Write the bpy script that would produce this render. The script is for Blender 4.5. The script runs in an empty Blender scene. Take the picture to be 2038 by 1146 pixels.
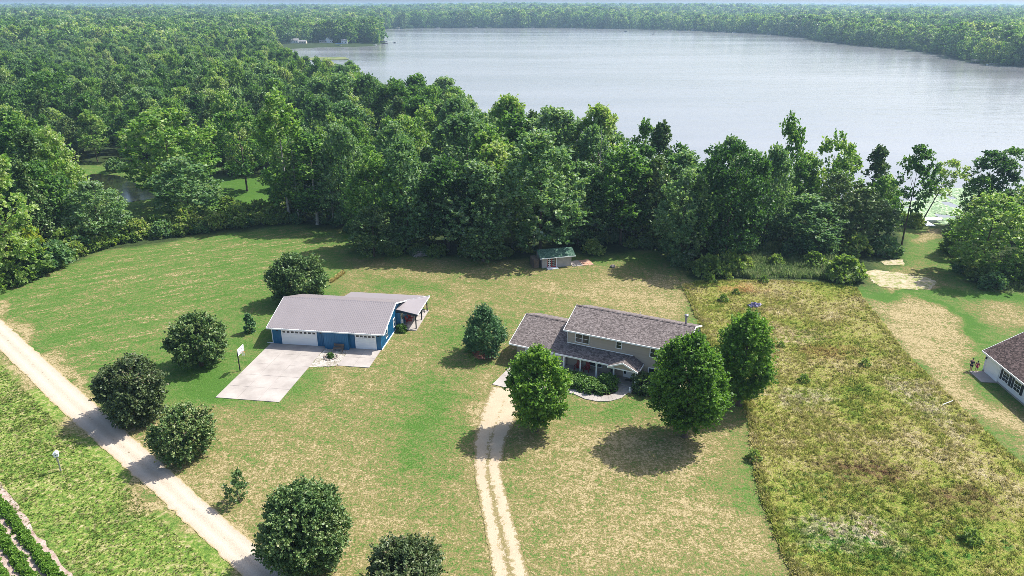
import bpy, math, random
import numpy as np
from mathutils import Vector, Matrix

# ------------------------------------------------------------------ camera, sky, sun, exposure
S = bpy.context.scene
COL = S.collection
FOC, CAM_H, PITCH = 1400.0, 43.0, math.radians(21.8)
cam = bpy.data.cameras.new('camera'); cam_o = bpy.data.objects.new('camera', cam); COL.objects.link(cam_o)
cam_o.location = (0, 0, CAM_H); cam_o.rotation_euler = (math.pi / 2 - PITCH, 0, 0)
cam.sensor_width = 36.0; cam.lens = FOC / 2038 * 36.0; cam.clip_start = 0.5; cam.clip_end = 60000
S.camera = cam_o
SUN_EL, SUN_DIR = math.radians(52), (0.885, 0.465)
w = bpy.data.worlds.new('World'); S.world = w; w.use_nodes = True
nt = w.node_tree; nt.nodes.clear()
sky = nt.nodes.new('ShaderNodeTexSky'); sky.sky_type = 'NISHITA'; sky.sun_disc = False
sky.sun_elevation = SUN_EL; sky.sun_rotation = math.atan2(*SUN_DIR)
sky.air_density = 1.0; sky.dust_density = 3.0; sky.ozone_density = 1.6; sky.altitude = 100
bg = nt.nodes.new('ShaderNodeBackground'); bg.inputs['Strength'].default_value = 0.145
wo = nt.nodes.new('ShaderNodeOutputWorld')
nt.links.new(sky.outputs[0], bg.inputs[0]); nt.links.new(bg.outputs[0], wo.inputs[0])
sl = bpy.data.lights.new('sun', 'SUN'); sl.energy = 5.0; sl.angle = math.radians(0.5); sl.color = (1.0, 0.955, 0.88)
so = bpy.data.objects.new('sun', sl); COL.objects.link(so)
sd = Vector((SUN_DIR[0] * math.cos(SUN_EL), SUN_DIR[1] * math.cos(SUN_EL), math.sin(SUN_EL))).normalized()
so.rotation_euler = sd.to_track_quat('Z', 'Y').to_euler(); so.location = (200, 100, 300)
S.view_settings.view_transform = 'Standard'; S.view_settings.look = 'None'
S.view_settings.gamma = 1.0; S.view_settings.use_curve_mapping = False; S.view_settings.exposure = 0.65
S.render.engine = 'CYCLES'
S.cycles.max_bounces = 6; S.cycles.diffuse_bounces = 3; S.cycles.glossy_bounces = 2; S.cycles.transmission_bounces = 4
S.cycles.transparent_max_bounces = 4; S.cycles.volume_bounces = 0
S.cycles.use_denoising = True; S.cycles.denoiser = 'OPENIMAGEDENOISE'; S.cycles.denoising_input_passes = 'RGB_ALBEDO_NORMAL'; S.cycles.denoising_prefilter = 'NONE'
S.cycles.sample_clamp_indirect = 4.0; S.cycles.caustics_reflective = False; S.cycles.caustics_refractive = False
S.cycles.use_adaptive_sampling = False
S.cycles.filter_width = 0.7

rng = np.random.default_rng(11); random.seed(5)

# ------------------------------------------------------------------ helpers
def G(px, py, z=0.0):
    """point on the level z that the survey of the photograph gives for a spot"""
    x = (px - 1019) / FOC; y = (573 - py) / FOC
    d = (x, math.cos(PITCH) + y * math.sin(PITCH), -math.sin(PITCH) + y * math.cos(PITCH))
    t = (z - CAM_H) / d[2]
    return np.array([d[0] * t, d[1] * t, z])
def GP(lst): return np.array([G(*p)[:2] for p in lst])
def project(P):
    P = np.asarray(P, float); r = P - np.array([0, 0, CAM_H])
    wz = r[..., 1] * math.cos(PITCH) - r[..., 2] * math.sin(PITCH)
    up = r[..., 1] * math.sin(PITCH) + r[..., 2] * math.cos(PITCH)
    return 1019 + FOC * r[..., 0] / wz, 573 - FOC * up / wz
def inside(pts, poly):
    x, y = pts[:, 0], pts[:, 1]; r = np.zeros(len(pts), bool); n = len(poly)
    for i in range(n):
        x0, y0 = poly[i]; x1, y1 = poly[(i + 1) % n]
        if y0 == y1: continue
        c = ((y0 > y) != (y1 > y)) & (x < (x1 - x0) * (y - y0) / (y1 - y0) + x0); r ^= c
    return r
def edge_dist(pts, poly, closed=True):
    d = np.full(len(pts), 1e12); n = len(poly)
    for i in range(n if closed else n - 1):
        a = poly[i]; b = poly[(i + 1) % n]; ab = b - a
        t = np.clip(((pts - a) @ ab) / max(ab @ ab, 1e-9), 0, 1)
        q = pts - (a + t[:, None] * ab); d = np.minimum(d, (q * q).sum(1))
    return np.sqrt(d)
def soft(pts, poly, wdt):
    lo, hi = poly.min(0) - wdt, poly.max(0) + wdt
    m = ((pts > lo) & (pts < hi)).all(1); out = np.zeros(len(pts)); q = pts[m]
    s = np.where(inside(q, poly), 1, -1) * edge_dist(q, poly)
    out[m] = np.clip(0.5 + s / (2 * wdt), 0, 1); return out

def link(name, me, parent=None, m=None):
    o = bpy.data.objects.new(name, me); COL.objects.link(o)
    if parent is not None: o.parent = parent
    if m is not None and me is not None: me.materials.append(m)
    return o
def tag(o, label=None, cat=None, group=None, kind=None):
    if label: o['label'] = label
    if cat: o['category'] = cat
    if group: o['group'] = group
    if kind: o['kind'] = kind
    return o
def empty(name, loc, rz=0.0, label=None, cat=None, group=None):
    o = bpy.data.objects.new(name, None); COL.objects.link(o); o.empty_display_size = 0.3
    o.location = tuple(loc); o.rotation_euler = (0, 0, rz)
    return tag(o, label, cat, group)
def fast_mesh(name, verts, faces, attrs=None, smooth=False):
    """verts Nx3, faces Mxk (all the same k)"""
    verts = np.asarray(verts, np.float32); faces = np.asarray(faces, np.int32); k = faces.shape[1]
    me = bpy.data.meshes.new(name); me.vertices.add(len(verts)); me.vertices.foreach_set('co', verts.ravel())
    me.loops.add(faces.size); me.loops.foreach_set('vertex_index', faces.ravel())
    me.polygons.add(len(faces)); me.polygons.foreach_set('loop_start', np.arange(0, faces.size, k, dtype=np.int32))
    me.polygons.foreach_set('loop_total', np.full(len(faces), k, np.int32))
    me.update(calc_edges=True)
    if smooth: me.polygons.foreach_set('use_smooth', np.ones(len(faces), bool))
    for an, (dom, typ, val) in (attrs or {}).items():
        a = me.attributes.new(an, typ, dom)
        a.data.foreach_set('value' if typ in ('FLOAT', 'INT') else 'color', np.ascontiguousarray(val, np.int32 if typ == 'INT' else np.float32).ravel())
    return me
class MB:
    def __init__(s): s.v = []; s.f = []
    def add(s, vs, fs):
        n = len(s.v); s.v += [tuple(float(c) for c in v) for v in vs]; s.f += [tuple(i + n for i in f) for f in fs]; return s
    def box(s, x0, x1, y0, y1, z0, z1):
        return s.add([(x0, y0, z0), (x1, y0, z0), (x1, y1, z0), (x0, y1, z0), (x0, y0, z1), (x1, y0, z1), (x1, y1, z1), (x0, y1, z1)],
                     [(3, 2, 1, 0), (4, 5, 6, 7), (0, 1, 5, 4), (1, 2, 6, 5), (2, 3, 7, 6), (3, 0, 4, 7)])
    def prism(s, poly, ext):
        """3D polygon extruded by a vector"""
        n = len(poly); p = [Vector(q) for q in poly]; e = Vector(ext)
        return s.add(p + [q + e for q in p], [tuple(range(n))[::-1], tuple(range(n, 2 * n))] + [(i, (i + 1) % n, n + (i + 1) % n, n + i) for i in range(n)])
    def tube(s, pts, rads, n=7, cap=True):
        pts = [Vector(p) for p in pts]; vs = []; fs = []
        for i, p in enumerate(pts):
            d = (pts[min(i + 1, len(pts) - 1)] - pts[max(i - 1, 0)]).normalized()
            a = d.orthogonal().normalized(); b = d.cross(a)
            for k in range(n):
                t = 2 * math.pi * k / n; vs.append(p + (a * math.cos(t) + b * math.sin(t)) * rads[i])
        for i in range(len(pts) - 1):
            for k in range(n):
                fs.append((i * n + k, i * n + (k + 1) % n, (i + 1) * n + (k + 1) % n, (i + 1) * n + k))
        if cap: fs += [tuple(range(n))[::-1], tuple(range((len(pts) - 1) * n, len(pts) * n))]
        return s.add(vs, fs)
    def mesh(s, name):
        me = bpy.data.meshes.new(name); me.from_pydata(s.v, [], s.f)
        import bmesh
        b = bmesh.new(); b.from_mesh(me); bmesh.ops.recalc_face_normals(b, faces=b.faces); b.to_mesh(me); b.free(); return me
    def build(s, name, m, parent=None, label=None):
        o = link(name, s.mesh(name), parent, m)
        if label: o['label'] = label
        return o

# ------------------------------------------------------------------ materials
class N:
    def __init__(s, name):
        s.m = bpy.data.materials.new(name); s.m.use_nodes = True; s.t = s.m.node_tree; s.t.nodes.clear()
        s.out = s.t.nodes.new('ShaderNodeOutputMaterial')
    def n(s, typ, **kw):
        x = s.t.nodes.new(typ)
        for k, v in kw.items(): setattr(x, k, v)
        return x
    def l(s, a, b): s.t.links.new(a, b)
    def noise(s, vec, scale, detail=2.0, rough=0.55, dist=0.0):
        x = s.n('ShaderNodeTexNoise'); x.inputs['Scale'].default_value = scale; x.inputs['Detail'].default_value = detail
        x.inputs['Roughness'].default_value = rough; x.inputs['Distortion'].default_value = dist
        if vec is not None: s.l(vec, x.inputs['Vector'])
        return x.outputs[0]
    def math(s, op, a, b=None, c=None, clamp=False):
        x = s.n('ShaderNodeMath', operation=op); x.use_clamp = clamp
        for i, q in enumerate((a, b, c)):
            if q is None: continue
            if isinstance(q, (int, float)): x.inputs[i].default_value = q
            else: s.l(q, x.inputs[i])
        return x.outputs[0]
    def ramp(s, fac, stops):
        x = s.n('ShaderNodeValToRGB'); e = x.color_ramp.elements
        while len(e) < len(stops): e.new(0.5)
        for el, (p, c) in zip(e, stops): el.position = p; el.color = (*c, 1)
        s.l(fac, x.inputs[0]); return x.outputs[0]
    def mix(s, fac, a, b, mode='MIX'):
        x = s.n('ShaderNodeMix', data_type='RGBA', blend_type=mode); x.clamp_factor = True
        for sock, q in ((x.inputs[0], fac), (x.inputs[6], a), (x.inputs[7], b)):
            if isinstance(q, (int, float)): sock.default_value = q
            elif isinstance(q, tuple): sock.default_value = (*q, 1)
            else: s.l(q, sock)
        return x.outputs[2]
    def scale(s, col, fac):
        x = s.n('ShaderNodeVectorMath', operation='SCALE'); s.l(col, x.inputs[0])
        if isinstance(fac, (int, float)): x.inputs['Scale'].default_value = fac
        else: s.l(fac, x.inputs['Scale'])
        return x.outputs[0]
    def bump(s, h, strength=0.5, dist=0.1):
        x = s.n('ShaderNodeBump'); x.inputs['Strength'].default_value = strength; x.inputs['Distance'].default_value = dist
        s.l(h, x.inputs['Height']); return x.outputs[0]
    def bsdf(s, col, rough=0.7, spec=0.3, normal=None, metal=0.0):
        p = s.n('ShaderNodeBsdfPrincipled')
        if isinstance(col, tuple): p.inputs['Base Color'].default_value = (*col, 1)
        else: s.l(col, p.inputs['Base Color'])
        if isinstance(rough, (int, float)): p.inputs['Roughness'].default_value = rough
        else: s.l(rough, p.inputs['Roughness'])
        p.inputs['Specular IOR Level'].default_value = spec; p.inputs['Metallic'].default_value = metal
        if normal is not None: s.l(normal, p.inputs['Normal'])
        return p
    def done(s, sh): s.l(sh.outputs[0] if hasattr(sh, 'outputs') else sh, s.out.inputs['Surface']); return s.m
    def pos(s): return s.n('ShaderNodeNewGeometry').outputs['Position']
    def objc(s): return s.n('ShaderNodeTexCoord').outputs['Object']
    def attr(s, nm): return s.n('ShaderNodeAttribute', attribute_name=nm)
    def mapping(s, vec, scale=(1, 1, 1), rot=0.0):
        if rot:
            y = s.n('ShaderNodeMapping'); y.inputs['Rotation'].default_value = (0, 0, rot); s.l(vec, y.inputs['Vector']); vec = y.outputs[0]
        x = s.n('ShaderNodeMapping'); x.inputs['Scale'].default_value = scale; s.l(vec, x.inputs['Vector']); return x.outputs[0]

def simple(name, a, b=None, scale=3.0, rough=0.6, spec=0.3, bump=0.0, metal=0.0, stretch=(1, 1, 1), grain=0.0, gscale=20):
    k = N(name); v = k.mapping(k.objc(), stretch); f = k.noise(v, scale, 4.0)
    b = b or tuple(c * 0.82 for c in a)
    c = k.mix(k.ramp(f, [(0.32, (0, 0, 0)), (0.68, (1, 1, 1))]), a, b)
    if grain:
        g = k.noise(k.objc(), gscale, 2.0); c = k.scale(c, k.math('MULTIPLY_ADD', g, 2 * grain, 1 - grain))
    nrm = k.bump(k.noise(v, scale * 6, 3.0), bump, 0.03) if bump else None
    return k.done(k.bsdf(c, rough, spec, nrm, metal))

M = {}
M['white'] = simple('white_paint', (0.86, 0.87, 0.88), (0.82, 0.83, 0.84), 0.8, 0.45)
M['blue'] = simple('blue_steel_siding', (0.016, 0.145, 0.30), (0.013, 0.118, 0.25), 0.7, 0.42, 0.4)
M['navy'] = simple('dark_trim', (0.02, 0.03, 0.05), None, 1.0, 0.5)
M['taupe'] = simple('taupe_siding', (0.46, 0.39, 0.325), (0.40, 0.335, 0.28), 0.7, 0.65, 0.2, 0.15, stretch=(0.2, 0.2, 8))
M['whitesiding'] = simple('white_siding', (0.76, 0.77, 0.8), (0.66, 0.67, 0.7), 1.2, 0.55, 0.3, 0.25, stretch=(0.15, 0.15, 9))
M['glass'] = simple('window_glass', (0.015, 0.02, 0.025), (0.03, 0.036, 0.042), 0.8, 0.08, 0.5)
M['concrete'] = simple('concrete', (0.41, 0.375, 0.345), (0.29, 0.262, 0.24), 0.35, 0.85, 0.2, 0.2, grain=0.13, gscale=7)
M['wood'] = simple('weathered_wood', (0.20, 0.15, 0.11), (0.12, 0.09, 0.07), 4, 0.8, stretch=(1, 1, 6))
M['blockwall'] = simple('grey_block', (0.42, 0.38, 0.36), (0.33, 0.30, 0.29), 1.6, 0.85, bump=0.3, grain=0.2, gscale=9)
M['red'] = simple('red_paint', (0.33, 0.025, 0.02), (0.25, 0.02, 0.018), 3, 0.5)
M['black'] = simple('black_metal', (0.016, 0.017, 0.02), None, 3, 0.4)
M['steel'] = simple('galvanised_steel', (0.35, 0.36, 0.38), (0.25, 0.26, 0.28), 3, 0.4, metal=0.6)
M['stone'] = simple('field_stone', (0.36, 0.30, 0.26), (0.22, 0.18, 0.16), 2.5, 0.85, bump=0.4)
M['pavers'] = simple('red_pavers', (0.42, 0.22, 0.15), (0.5, 0.33, 0.24), 1.2, 0.85, grain=0.2)
M['mulch'] = simple('mulch', (0.25, 0.11, 0.075), (0.13, 0.065, 0.045), 3, 0.95, bump=0.6, grain=0.3)
M['bark'] = simple('bark', (0.13, 0.10, 0.08), (0.07, 0.055, 0.045), 4, 0.9, 0.1, 0.5, stretch=(3, 3, 0.6))
M['palebark'] = simple('pale_bark', (0.45, 0.43, 0.4), (0.2, 0.18, 0.16), 3, 0.8, 0.1, 0.4)
M['skin'] = simple('skin', (0.5, 0.3, 0.21), None, 5, 0.6)
M['cloth_navy'] = simple('navy_cloth', (0.018, 0.022, 0.045), None, 6, 0.85)
M['cloth_pink'] = simple('magenta_cloth', (0.45, 0.02, 0.10), None, 6, 0.85)
M['hair'] = simple('dark_hair', (0.02, 0.014, 0.011), None, 9, 0.6)
M['orange'] = simple('orange_rim', (0.55, 0.14, 0.03), None, 4, 0.5)
M['tarp'] = simple('purple_tarp', (0.24, 0.22, 0.42), (0.4, 0.38, 0.5), 3, 0.5)
M['boatblue'] = simple('blue_canvas', (0.05, 0.14, 0.38), None, 2, 0.6)
M['pinkroof'] = simple('faded_red_roof', (0.45, 0.24, 0.21), (0.35, 0.2, 0.18), 1, 0.8)
M['greyroof'] = simple('grey_roof', (0.25, 0.25, 0.26), None, 1, 0.8)
M['cream'] = simple('cream_siding', (0.62, 0.56, 0.46), None, 1, 0.7)

def roof_metal(name, a):
    k = N(name); o = k.objc()
    c = k.mix(k.noise(o, 0.4, 3.0), a, tuple(q * 0.86 for q in a))
    c = k.scale(c, k.math('MULTIPLY_ADD', k.noise(o, 8.0, 2.0), 0.2, 0.9))
    return k.done(k.bsdf(c, 0.45, 0.4))
M['roofmetal'] = roof_metal('charcoal_roof_metal', (0.265, 0.24, 0.25))
def shingle(name, stops, moss=0.0):
    k = N(name); o = k.objc()
    f = k.noise(o, 7.0, 3.0, 0.7); g = k.noise(o, 0.45, 3.0)
    wv = k.n('ShaderNodeTexVoronoi', feature='F1'); wv.inputs['Scale'].default_value = 5.0
    k.l(k.mapping(o, (1.0, 1.3, 1.3)), wv.inputs['Vector'])
    t = k.math('ADD', k.math('MULTIPLY', f, 0.55), k.math('MULTIPLY', k.n('ShaderNodeSeparateColor').outputs[0], 0.0))
    sep = k.n('ShaderNodeSeparateColor'); k.l(wv.outputs['Color'], sep.inputs[0])
    t = k.math('ADD', t, k.math('MULTIPLY', sep.outputs[0], 0.42))
    c = k.ramp(t, stops)
    c = k.scale(c, k.math('MULTIPLY_ADD', g, 0.5, 0.75))
    return k.done(k.bsdf(c, 0.9, 0.15, k.bump(t, 0.5, 0.03)))
M['shingle'] = shingle('brown_grey_shingles', [(0.25, (0.075, 0.063, 0.06)), (0.5, (0.155, 0.13, 0.124)), (0.75, (0.26, 0.225, 0.215))])
M['shingle_dark'] = shingle('dark_brown_shingles', [(0.25, (0.03, 0.022, 0.02)), (0.5, (0.085, 0.06, 0.055)), (0.75, (0.19, 0.14, 0.13))])
M['shingle_green'] = shingle('mossy_green_shingles', [(0.25, (0.025, 0.06, 0.042)), (0.5, (0.055, 0.115, 0.082)), (0.78, (0.14, 0.21, 0.155))])

def leaf_mat(name, stops, trans=0.28, var=0.35, rough=0.5):
    """leaf colour: per-leaf tint, per-tree variation; light passes partly through a leaf"""
    k = N(name)
    t = k.attr('tint').outputs['Fac']
    oi = k.n('ShaderNodeObjectInfo')
    t = k.math('ADD', t, k.math('MULTIPLY', k.math('SUBTRACT', oi.outputs['Random'], 0.5), var), clamp=True)
    st_ = k.noise(oi.outputs['Location'], 0.022, 3.0, 0.6)
    t = k.math('ADD', t, k.math('MULTIPLY', k.math('SUBTRACT', st_, 0.5), var), clamp=True)
    c = k.ramp(t, stops)
    d = k.bsdf(c, rough, 0.33)
    tr = k.n('ShaderNodeBsdfTranslucent'); k.l(k.mix(1.0, c, (1.25, 1.3, 0.55), 'MULTIPLY'), tr.inputs['Color'])
    mx = k.n('ShaderNodeMixShader'); mx.inputs[0].default_value = trans
    k.l(d.outputs[0], mx.inputs[1]); k.l(tr.outputs[0], mx.inputs[2])
    return k.done(mx)
M['leaf_maple'] = leaf_mat('maple_leaves', [(0.0, (0.052, 0.123, 0.021)), (0.45, (0.127, 0.263, 0.038)), (0.8, (0.254, 0.408, 0.068)), (1.0, (0.386, 0.434, 0.137))], 0.42, 0.15)
M['leaf_dark'] = leaf_mat('dark_maple_leaves', [(0.0, (0.043, 0.093, 0.031)), (0.45, (0.104, 0.189, 0.058)), (0.8, (0.229, 0.289, 0.104)), (1.0, (0.460, 0.445, 0.264))], 0.2, 0.15, 0.42)
M['leaf_crimson'] = leaf_mat('crimson_maple_leaves', [(0.0, (0.045, 0.067, 0.031)), (0.4, (0.088, 0.138, 0.053)), (0.65, (0.144, 0.186, 0.078)), (0.85, (0.213, 0.180, 0.120)), (1.0, (0.338, 0.228, 0.192))], 0.25, 0.12, 0.42)
M['leaf_forest'] = leaf_mat('forest_leaves', [(0.0, (0.036, 0.100, 0.030)), (0.35, (0.099, 0.216, 0.050)), (0.6, (0.196, 0.350, 0.075)), (0.85, (0.339, 0.437, 0.141)), (1.0, (0.386, 0.437, 0.256))], 0.42, 0.75)
M['leaf_silver'] = leaf_mat('silver_maple_leaves', [(0.0, (0.048, 0.119, 0.054)), (0.4, (0.119, 0.237, 0.093)), (0.75, (0.260, 0.380, 0.171)), (1.0, (0.386, 0.437, 0.414))], 0.42, 0.3)
M['leaf_lime'] = leaf_mat('lime_leaves', [(0.0, (0.112, 0.189, 0.025)), (0.5, (0.269, 0.378, 0.049)), (1.0, (0.460, 0.418, 0.099))], 0.42, 0.2)
M['needle'] = leaf_mat('pine_needles', [(0.0, (0.03, 0.09, 0.032)), (0.5, (0.075, 0.18, 0.068)), (1.0, (0.17, 0.3, 0.13))], 0.2, 0.2)
M['leaf_shrub'] = leaf_mat('shrub_leaves', [(0.0, (0.075, 0.155, 0.039)), (0.5, (0.215, 0.328, 0.079)), (1.0, (0.460, 0.460, 0.198))], 0.42, 0.4)
M['leaf_yew'] = leaf_mat('yew_leaves', [(0.0, (0.032, 0.083, 0.020)), (0.5, (0.095, 0.201, 0.040)), (1.0, (0.244, 0.365, 0.080))], 0.2, 0.2)

# ------------------------------------------------------------------ regions of the land (surveyed on the ground)
LAKE = GP([(2400, 470), (2200, 452), (2038, 446), (1870, 446), (1840, 440), (1600, 430), (1400, 422), (1180, 386), (1000, 309), (860, 243), (745, 206), (700, 194), (640, 183), (600, 168), (570, 143), (545, 120), (525, 110),
           (535, 99), (590, 95), (640, 93), (690, 92.5), (740, 90.5), (765, 84), (762, 78), (748, 70), (745, 66), (756, 60), (770, 57.5), (830, 55.5), (900, 54.5), (1000, 54.5), (1100, 55), (1250, 57), (1380, 60.5), (1500, 66),
           (1590, 73), (1620, 80), (1700, 89), (1800, 98), (1880, 108.5), (1905, 117), (1930, 122), (1960, 127), (2038, 131), (2150, 140), (2400, 165), (2900, 330), (2900, 470)])
POND = GP([(160, 350), (185, 343), (235, 347), (262, 358), (300, 372), (335, 374), (320, 388), (270, 398), (235, 402), (190, 392), (172, 370)])
MEADOW = GP([(1357, 568), (1376, 608), (1397, 660), (1441, 730), (1480, 800), (1491, 850), (1496, 920), (1514, 990), (1540, 1062), (1578, 1150), (1640, 1260), (2500, 1260), (2200, 1040), (2120, 985), (2038, 925), (1995, 890), (1955, 850), (1905, 803),
              (1850, 748), (1800, 702), (1765, 652), (1724, 602), (1704, 572), (1650, 564), (1560, 559), (1450, 557), (1385, 560)])
ROAD_L = [G(0, 634)[:2], G(185, 800)[:2], G(400, 990)[:2], G(560, 1130)[:2]]
ROAD_R = [G(0, 697)[:2], G(150, 845)[:2], G(300, 975)[:2], G(470, 1135)[:2]]
EDGE = [(-900, 560), (-300, 560), (0, 572), (60, 556), (110, 525), (170, 500), (215, 482), (330, 475), (450, 455), (560, 446), (640, 447), (702, 452), (716, 492), (790, 508), (900, 510), (985, 516), (1040, 506), (1075, 492), (1140, 486), (1200, 486), (1340, 496), (1365, 540), (1420, 545), (1455, 520),
        (1500, 506), (1600, 500), (1700, 492), (1800, 486), (1806, 452), (1880, 452), (1888, 500), (1925, 540), (1945, 556), (2038, 560), (2300, 590), (2700, 620)]
edge_w = GP(EDGE)
FOREST_NEAR = np.vstack([edge_w, GP([(2700, 440), (2200, 442), (1850, 440), (1600, 430), (1400, 422), (1180, 386), (1000, 309), (860, 243), (745, 206), (700, 194), (640, 183), (600, 168), (570, 143), (545, 120)]), [[-420, 620], [-900, 620]]])
CLEAR = GP([(120, 440), (130, 350), (160, 326), (280, 322), (420, 342), (440, 352), (500, 350), (600, 350), (625, 385), (596, 400), (570, 432), (450, 445), (340, 462), (215, 470)])
LAWN_P = GP([(-400, 540), (0, 572), (75, 548), (125, 522), (200, 497), (330, 482), (450, 462), (560, 452), (700, 455), (718, 500), (1050, 520), (1140, 500), (1345, 500), (1370, 560), (1704, 572), (1735, 540), (1800, 500), (1812, 452), (1875, 452), (1890, 505), (1945, 560), (2038, 575), (2600, 640), (2600, 1400), (-400, 1400)])

# ------------------------------------------------------------------ ground: one sheet to the horizon
def axis(lo, hi, step, far_lo, far_hi, g):
    a = list(np.arange(lo, hi + 1e-6, step)); s = step; x = a[-1]
    while x < far_hi: s *= g; x += s; a.append(x)
    s = step; x = lo
    while x > far_lo: s *= g; x -= s; a.insert(0, x)
    return np.array(a)
xs = axis(-100, 110, 0.6, -14000, 14000, 1.045); ys = axis(36, 175, 0.6, -400, 16000, 1.022)
XX, YY = np.meshgrid(xs, ys); gp = np.column_stack([XX.ravel(), YY.ravel()])
def rise(p):
    """the far side of the lake climbs gently to wooded hills"""
    y = p[:, 1]; x = p[:, 0]
    t = np.clip((y - 1500) / 1700, 0, 1); t = t * t * (3 - 2 * t)
    side = np.exp(-((x / np.maximum(y, 1) - 0.12) / 0.28) ** 2)
    return t * side * 12.0
WATER_Z = -0.6
in_lake = inside(gp, LAKE); dl = np.zeros(len(gp)); dl[in_lake] = np.minimum(edge_dist(gp[in_lake], LAKE), 30)
zz = rise(gp)
near = (np.abs(gp[:, 0]) < 120) & (gp[:, 1] > 30) & (gp[:, 1] < 180)
def vnoise(p, s, seed):
    r = np.random.default_rng(seed); n = 64; t = r.random((n, n)); q = p / s; i = np.floor(q).astype(int); f = q - i; f = f * f * (3 - 2 * f)
    a = t[i[:, 0] % n, i[:, 1] % n]; b = t[(i[:, 0] + 1) % n, i[:, 1] % n]; c = t[i[:, 0] % n, (i[:, 1] + 1) % n]; d = t[(i[:, 0] + 1) % n, (i[:, 1] + 1) % n]
    return (a * (1 - f[:, 0]) + b * f[:, 0]) * (1 - f[:, 1]) + (c * (1 - f[:, 0]) + d * f[:, 0]) * f[:, 1]
zz += (vnoise(gp, 1.3, 3) - 0.5) * 0.02 * near
in_pond = soft(gp, POND, 1.5)
zz = np.where(in_lake, -np.minimum(dl * 0.25, 2.4) - 0.15, zz) - in_pond * 0.7
warp = np.column_stack([vnoise(gp, 5, 1) - .5, vnoise(gp, 5, 2) - .5]) * 5 + np.column_stack([vnoise(gp, 1.4, 7) - .5, vnoise(gp, 1.4, 8) - .5]) * 1.6
wp = gp + warp
def reg(pts, wdt): return soft(wp, GP(pts), wdt)
dry = np.full(len(gp), 0.2)
yard = reg([(640, 585), (700, 515), (1050, 515), (1200, 520), (1345, 525), (1372, 600), (1440, 730), (1490, 850), (1500, 960), (1600, 1220), (500, 1220), (380, 1000), (230, 830), (330, 790), (440, 800), (560, 800), (640, 735), (540, 720), (560, 640)], 3.0)
dry = np.maximum(dry, yard * 0.50)
dry = np.maximum(dry, 0.72 * reg([(990, 600), (1060, 555), (1370, 545), (1385, 640), (1260, 640), (1150, 600)], 4))
dry = np.maximum(dry, 0.50 * reg([(700, 540), (760, 520), (1000, 535), (1200, 540), (1180, 560), (980, 570), (760, 560)], 3))
dry = np.maximum(dry, 0.66 * reg([(1000, 870), (1200, 830), (1480, 850), (1500, 960), (1590, 1200), (1050, 1200), (990, 1000)], 4))
dry = np.maximum(dry, 0.62 * reg([(330, 960), (420, 880), (600, 850), (720, 880), (860, 980), (960, 1020), (980, 1200), (560, 1200), (440, 1060)], 5))
dry = np.maximum(dry, 0.8 * reg([(930, 830), (985, 770), (1050, 775), (1010, 850), (965, 960), (1000, 1200), (955, 1200), (925, 900)], 1.5))
dry = np.maximum(dry, 0.9 * reg([(250, 850), (330, 830), (420, 935), (560, 1050), (640, 1146), (560, 1200), (400, 1000)], 2.0) * 0.85)
for side, off in ((ROAD_L, 1), (ROAD_R, -1)):
    d = edge_dist(wp, np.array([side[0] + (side[0] - side[1]) * 3] + side + [side[-1] + (side[-1] - side[-2]) * 3]), False)
    dry = np.maximum(dry, 0.82 * np.clip(1.4 - d / 1.1, 0, 1))
dry = np.maximum(dry, 0.82 * reg([(1735, 596), (1800, 585), (1850, 600), (1905, 640), (1960, 685), (1940, 740), (1990, 800), (2100, 860), (2100, 990), (1995, 885), (1905, 800), (1800, 700), (1765, 650)], 2.0))
dry = np.maximum(dry, 0.62 * reg([(1900, 600), (2060, 590), (2060, 640), (1990, 660), (1930, 630)], 2.5))
dry = np.maximum(dry, 0.45 * reg([(1730, 530), (1850, 520), (1900, 560), (1860, 590), (1740, 570)], 2.5))
dry = np.maximum(dry, 0.95 * reg([(1720, 540), (1745, 536), (1850, 553), (1870, 566), (1848, 580), (1745, 573)], 1.2))
dry = np.maximum(dry, 0.75 * reg([(1815, 475), (1870, 452), (1880, 470), (1835, 485)], 1.0))
dry = np.where(dry > .2, .2 + (dry - .2) * 1.06, dry)
lush = 0.7 * reg([(800, 790), (850, 740), (900, 760), (920, 830), (860, 960), (800, 950)], 3) + 0.8 * reg([(1838, 594), (1862, 600), (1907, 625), (1950, 655), (1985, 674), (1975, 684), (1930, 656), (1880, 622)], 0.7)
lush = np.maximum(lush, 0.45 * reg([(330, 770), (400, 735), (470, 720), (470, 770), (430, 800), (340, 810)], 2.5))
lush = np.maximum(lush, 0.6 * reg([(720, 560), (860, 560), (880, 580), (740, 585)], 1.5))
lush = np.maximum(lush, 0.55 * reg([(430, 355), (600, 365), (600, 400), (420, 430)], 4))
lush = np.maximum(lush, 0.6 * reg([(1690, 610), (1720, 575), (1900, 575), (2100, 585), (2100, 600), (1890, 592), (1760, 590)], 1.0))
lush = np.maximum(lush, 0.5 * reg([(1130, 790), (1290, 800), (1270, 840), (1180, 850)], 2))
lush = np.maximum(lush, 0.5 * reg([(1000, 640), (880, 660), (850, 700), (930, 720)], 3))
weedy = soft(wp, np.array([ROAD_R[0] + (ROAD_R[0] - ROAD_R[1]) * 3, *ROAD_R, ROAD_R[-1] + (ROAD_R[-1] - ROAD_R[-2]), [-37, 40], G(107, 1146)[:2] + np.array([2.2, .8]), G(0, 960)[:2], [-80, 78], [-140, 130]]) + np.array([-0.9, -0.6]), 0.8)
stripe = np.clip(soft(gp, GP([(-300, 640), (0, 575), (130, 525), (450, 455), (690, 452), (690, 500), (560, 560), (400, 640), (180, 790), (0, 640)]), 5), 0, 1)
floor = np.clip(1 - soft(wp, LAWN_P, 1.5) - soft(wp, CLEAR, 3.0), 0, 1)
far_field = np.clip((gp[:, 1] - 5200) / 800, 0, 1)
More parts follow.
